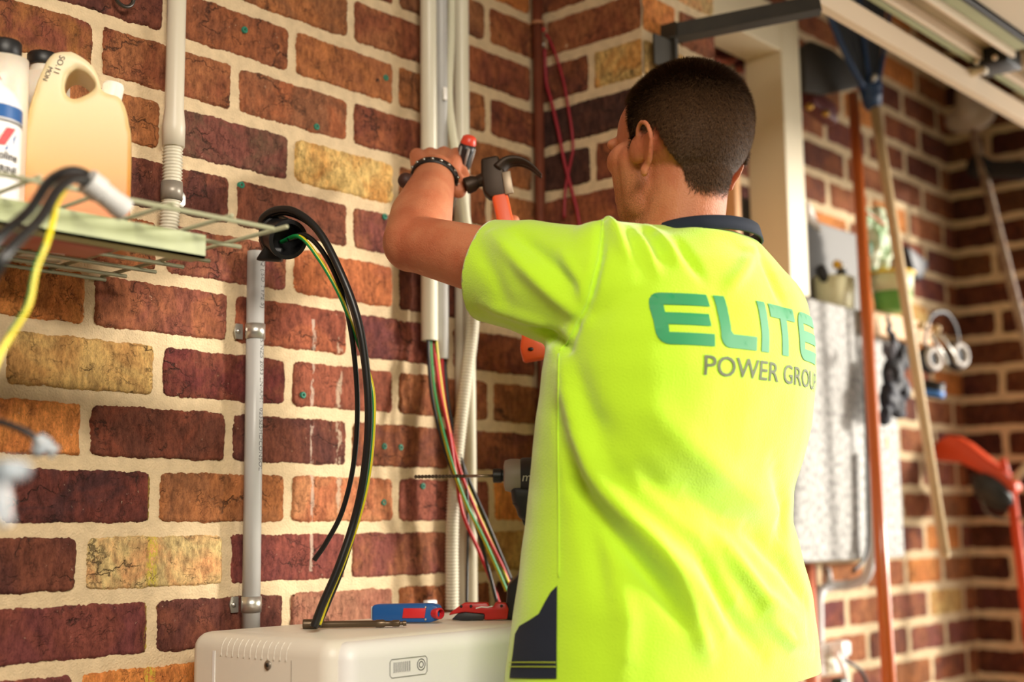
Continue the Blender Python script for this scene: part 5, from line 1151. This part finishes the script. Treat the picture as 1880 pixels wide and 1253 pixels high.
# collar
b = B(); cc = aD(1294, 431, 1.745); pts = []
for k in range(49):
    t = 2*PI*k/48; pts.append(cc+Vector((.082*math.cos(t), .064*math.sin(t), -.006*math.sin(t)-.004)))
rings = []
for i, p in enumerate(pts[:-1]):
    o_ = (p-cc); o_.z = 0; o_.normalize(); rings.append([b.verts.new(p+o_*.0015+Vector((0, 0, .0085))), b.verts.new(p+o_*.006-Vector((0, 0, .009))), b.verts.new(p+o_*.003-Vector((0, 0, .010))), b.verts.new(p-o_*.0010+Vector((0, 0, .0078)))])
for i in range(48):
    for q in range(4): b.faces.new((rings[i][q], rings[(i+1) % 48][q], rings[(i+1) % 48][(q+1) % 4], rings[i][(q+1) % 4]))
obj('collar', b, NAVY, shirt)
def grid_cut(bm, ax, step, lo, hi):
    v_ = Vector((1, 0, 0)) if ax == 0 else Vector((0, 1, 0)); x = lo
    while x < hi: bmesh.ops.bisect_plane(bm, geom=bm.verts[:]+bm.edges[:]+bm.faces[:], plane_co=v_*x, plane_no=v_); x += step
def patch(name, poly, m_, parent, off=.0012, step=7):
    b = bmesh.new(); f = b.faces.new([b.verts.new((x, y, 0)) for x, y in poly])
    f.normal_update(); bmesh.ops.triangulate(b, faces=[f]); xs = [p[0] for p in poly]; ys = [p[1] for p in poly]
    grid_cut(b, 0, step, min(xs)+step, max(xs)); grid_cut(b, 1, step, min(ys)+step, max(ys))
    dead = []
    for v in b.verts:
        loc, nn_ = hit(v.co.x, v.co.y); 
        if loc is None: dead.append(v); continue
        v.co = loc-ray(v.co.x, v.co.y).normalized()*0+nn_*off*(1 if nn_.dot(ray(v.co.x, v.co.y)) < 0 else -1)
    bmesh.ops.delete(b, geom=dead, context='VERTS')
    me = bpy.data.meshes.new(name); b.to_mesh(me); b.free(); return link(name, me, m_, parent)
patch('side_panel', [(1024, 1076), (1023, 1247), (980, 1247), (937, 1246), (938, 1235), (943, 1200), (947, 1165), (955, 1150), (972, 1140), (990, 1128), (1002, 1105), (1012, 1088)], NAVY, shirt)
b = B()
for py in (1217, 1225):
    P = []
    for x in range(938, 1023, 4):
        loc, nn_ = hit(x, py)
        if loc is not None: P.append(loc+nn_*.0022)
    if len(P) > 3: sweep(b, P, .0006, 6, 1, smooth=False)
obj('hem_stitching', b, mat('lime_thread', (190, 214, 60), .7), shirt)
def seam(pts):
    P = []
    for a_, b_ in zip(pts[:-1], pts[1:]):
        for t in np.linspace(0, 1, 10, endpoint=False):
            loc, nn_ = hit(a_[0]+(b_[0]-a_[0])*t, a_[1]+(b_[1]-a_[1])*t)
            if loc is not None: P.append(loc+nn_*.0002)
    b = B(); sweep(b, P, .0011, 8, 1, smooth=False); obj('seam', b, LIME, shirt)
seam([(1108, 396), (1098, 470), (1075, 560), (1040, 632), (1026, 645)]); seam([(1026, 650), (1024, 800), (1026, 950), (1026, 1074)])
# lettering on the back, wrapped by arc length
z_e = oY(1200, 640, 0)
loc0, _ = hit(1203, 632)
def row_map(z):
    """arc length -> point along the back at height z, starting near loc0.x"""
    S = []; x = loc0.x-.03; s = 0; last = None; miss = 0
    while x < loc0.x+.36:
        loc, nn_, i_, d_ = bvs.ray_cast(Vector((x, -1.4, z)), Vector((0, 1, 0)))
        if loc is None: loc, nn_, i_, d_ = bvs.ray_cast(Vector((x+.0003, -1.4, z+.0004)), Vector((0.001, 1, 0.001)))
        if loc is None:
            miss += 1; x += .0015
            if miss > 6: break
            continue
        miss = 0
        if last is not None:
            if (loc-last).length > .04: break
            s += (loc-last).length
        S.append((s, loc, nn_)); last = loc; x += .0015
    if not S: return None
    s0_ = min(S, key=lambda q: abs(q[1].x-loc0.x))[0]
    return [(s-s0_, l_, n2) for s, l_, n2 in S]
_rc = {}
def onback(u, v_):
    z = loc0.z+v_; key = round(z/.002)
    if key not in _rc: _rc[key] = row_map(key*.002)
    M_ = _rc[key]
    if not M_ or u > M_[-1][0]: return None
    arr = M_; lo, hi = 0, len(arr)-1
    while lo < hi:
        mid = (lo+hi)//2
        if arr[mid][0] < u: lo = mid+1
        else: hi = mid
    i = max(1, lo); a_, b_ = arr[i-1], arr[i]; t = (u-a_[0])/max(1e-9, b_[0]-a_[0])
    p = a_[1].lerp(b_[1], t); p.z = z; return p+(a_[2].lerp(b_[2], t)).normalized()*.0011
def letters(name, bm2, m_):
    dead = []
    for v in bm2.verts:
        p = onback(v.co.x, v.co.y)
        if p is None: dead.append(v)
        else: v.co = p
    bmesh.ops.delete(bm2, geom=dead, context='VERTS')
    me = bpy.data.meshes.new(name); bm2.to_mesh(me); bm2.free(); return link(name, me, m_, shirt)
LG = mat('print_green', (24, 142, 84), .6); LK = mat('print_dark_grey', (96, 104, 72), .7)
Ht = .062; th_ = .0165; sk = .06
def arc(cx, cy, r_, a0, a1, n_=6): return [(cx+r_*math.cos(a), cy+r_*math.sin(a)) for a in np.linspace(a0, a1, n_)]
def L_E(w):
    r_ = .018; m_ = Ht/2; g = .0072
    outer = [(w, Ht), *arc(r_, Ht-r_, r_, PI/2, PI), *arc(r_, r_, r_, PI, 1.5*PI), (w, 0), (w, th_-.002)]
    inner = [*[(th_*1.05, th_-.002)], (th_*1.05, m_-g), (w-.004, m_-g), (w-.004, m_+g), (th_*1.05, m_+g), (th_*1.05, Ht-th_+.002), (w, Ht-th_+.002)]
    return outer+inner
def L_L(w): r_ = .014; return [(0, Ht), *arc(r_, r_, r_, PI, 1.5*PI), (w, 0), (w, th_), (th_+.004, th_), (th_, th_+.004), (th_, Ht)]
def L_I(w): return [(0, 0), (w, 0), (w, Ht), (0, Ht)]
def L_T(w): c = w/2; return [(0, Ht), (0, Ht-th_), (c-th_/2, Ht-th_), (c-th_/2, 0), (c+th_/2, 0), (c+th_/2, Ht-th_), (w, Ht-th_), (w, Ht)]
u = 0.0
for fn, w in ((L_E, .078), (L_L, .062), (L_I, .0175), (L_T, .064), (L_E, .078)):
    b = bmesh.new(); f = b.faces.new([b.verts.new((x+u+sk*y, y, 0)) for x, y in fn(w)]); f.normal_update(); bmesh.ops.triangulate(b, faces=[f])
    grid_cut(b, 0, .005, u+.002, u+w+.01); grid_cut(b, 1, .005, .003, Ht)
    letters('green_lettering', b, LG); u += w+.010
tm = text_mesh('POWER GROUP', .0335, bold=.0002, shear=.05, spacing=1.0); b = bmesh.new(); b.from_mesh(tm)
k_ = .290/max(v.co.x for v in b.verts)
for v in b.verts: v.co.x = v.co.x*k_+.058; v.co.y -= .034
grid_cut(b, 0, .006, .061, .38)
letters('grey_lettering', b, LK)

# trousers, belt, boots
b = B()
for s in (-1, 1):
    hip = PEL+Vector((s*.085, 0, -.04)); kn_ = Vector((hip.x+s*.02, hip.y+.02, .50)); an = Vector((hip.x+s*.03, hip.y-.01, .09))
    caps(b, hip, kn_, .098, .074, 20); caps(b, kn_, an, .074, .058, 20)
sph(b, PEL+Vector((0, 0, -.02)), (.172, .122, .085), None, 28)
me_t = union_mesh(b, .006, 6, 'trousers')
for v in me_t.vertices: v.co += v.normal*(.004*noise.noise(v.co*14)+.002*noise.noise(v.co*40))
link('trousers', me_t, mat('khaki_work_trousers', (112, 98, 70), .85, bump=.4, bscale=900), person)
for s in (-1, 1):
    hip = PEL+Vector((s*.085, 0, -.04)); an = Vector((hip.x+s*.03, hip.y-.01, .09)); b = B()
    caps(b, an+Vector((0, -.035, -.040)), an+Vector((0, .15, -.050)), .050, .040, 18); caps(b, an+Vector((0, 0, .06)), an, .050, .050, 18)
    me_b = union_mesh(b, .005, 4, 'boot')
    for v in me_b.vertices: v.co.z = max(.002, v.co.z)
    link('boot', me_b, mat('boot_leather', (92, 66, 44), .6), person)
# bracelet
e_ax = (WR-ELB).normalized(); BW = WR+e_ax*.004; Rw = frame((e_ax*.9+upv*.35+rgt*.12).normalized())
def wristp(a, r_, h_=0): 
    nx = rgt; nz = (Rw@Vector((0, 0, 1))); x_ = (nx-nz*nx.dot(nz)).normalized(); y_ = nz.cross(x_); return BW+x_*r_*math.cos(a)+y_*r_*math.sin(a)*1.0+nz*h_
loop = [wristp(a, .0350) for a in np.linspace(0, 2*PI, 40)]
b = B(); ribbon(b, loop, Rw@Vector((0, 0, 1)), .0115, .0035); br = obj('bracelet', b, mat('black_leather', (26, 22, 20), .5), person)
for k in range(9):
    b = B(); sph(b, wristp(PI*(.15+.9*k/8)+PI, .0375), .0026, n=10); obj('silver_bead', b, STEEL, br)
b = B(); p = aD(745, 332, 1.99); caps(b, aD(764, 330, 1.995), p, .008, .012, 14); obj('leather_toggle', b, mat('brown_leather', (62, 34, 26), .6), br)

# screwdriver in the hand
e = empty('screwdriver', aD(852, 300, 2.10)); tag(e, 'screwdriver with a black handle and red cap held in the raised hand', 'screwdriver')
t0_, t1_ = aD(861, 258, 2.085), aD(846, 318, 2.10); dd = (t1_-t0_).normalized(); Ls = (t1_-t0_).length
b = B(); lathe(b, [(.006, -.004), (.0105, -.001), (.0125, .008), (.0125, .012)], t0_-dd*.004, dd, n=26); obj('red_cap', b, mat('cap_red', (224, 74, 50), .35), e)
b = B(); lathe(b, [(.0125, .010), (.0128, .02), (.0112, Ls*.6), (.0125, Ls*.85), (.008, Ls*1.0)], t0_-dd*.004, dd, n=26); obj('black_handle', b, mat('handle_black', (38, 36, 38), .4), e)
for a in np.linspace(0, 2*PI, 7)[:-1]:
    R = frame(dd); o_ = R@Vector((.0122*math.cos(a), .0122*math.sin(a), 0)); b = B(); caps(b, t0_+o_+dd*.012, t0_+o_*.93+dd*(Ls*.75), .0022, .0018, 8); obj('grip_rib', b, mat('rib_grey', (150, 142, 136), .4), e)
b = B(); cyl(b, t1_-dd*.004, t1_+dd*.075, .0032, n=14); obj('blade_shaft', b, STEEL, e)
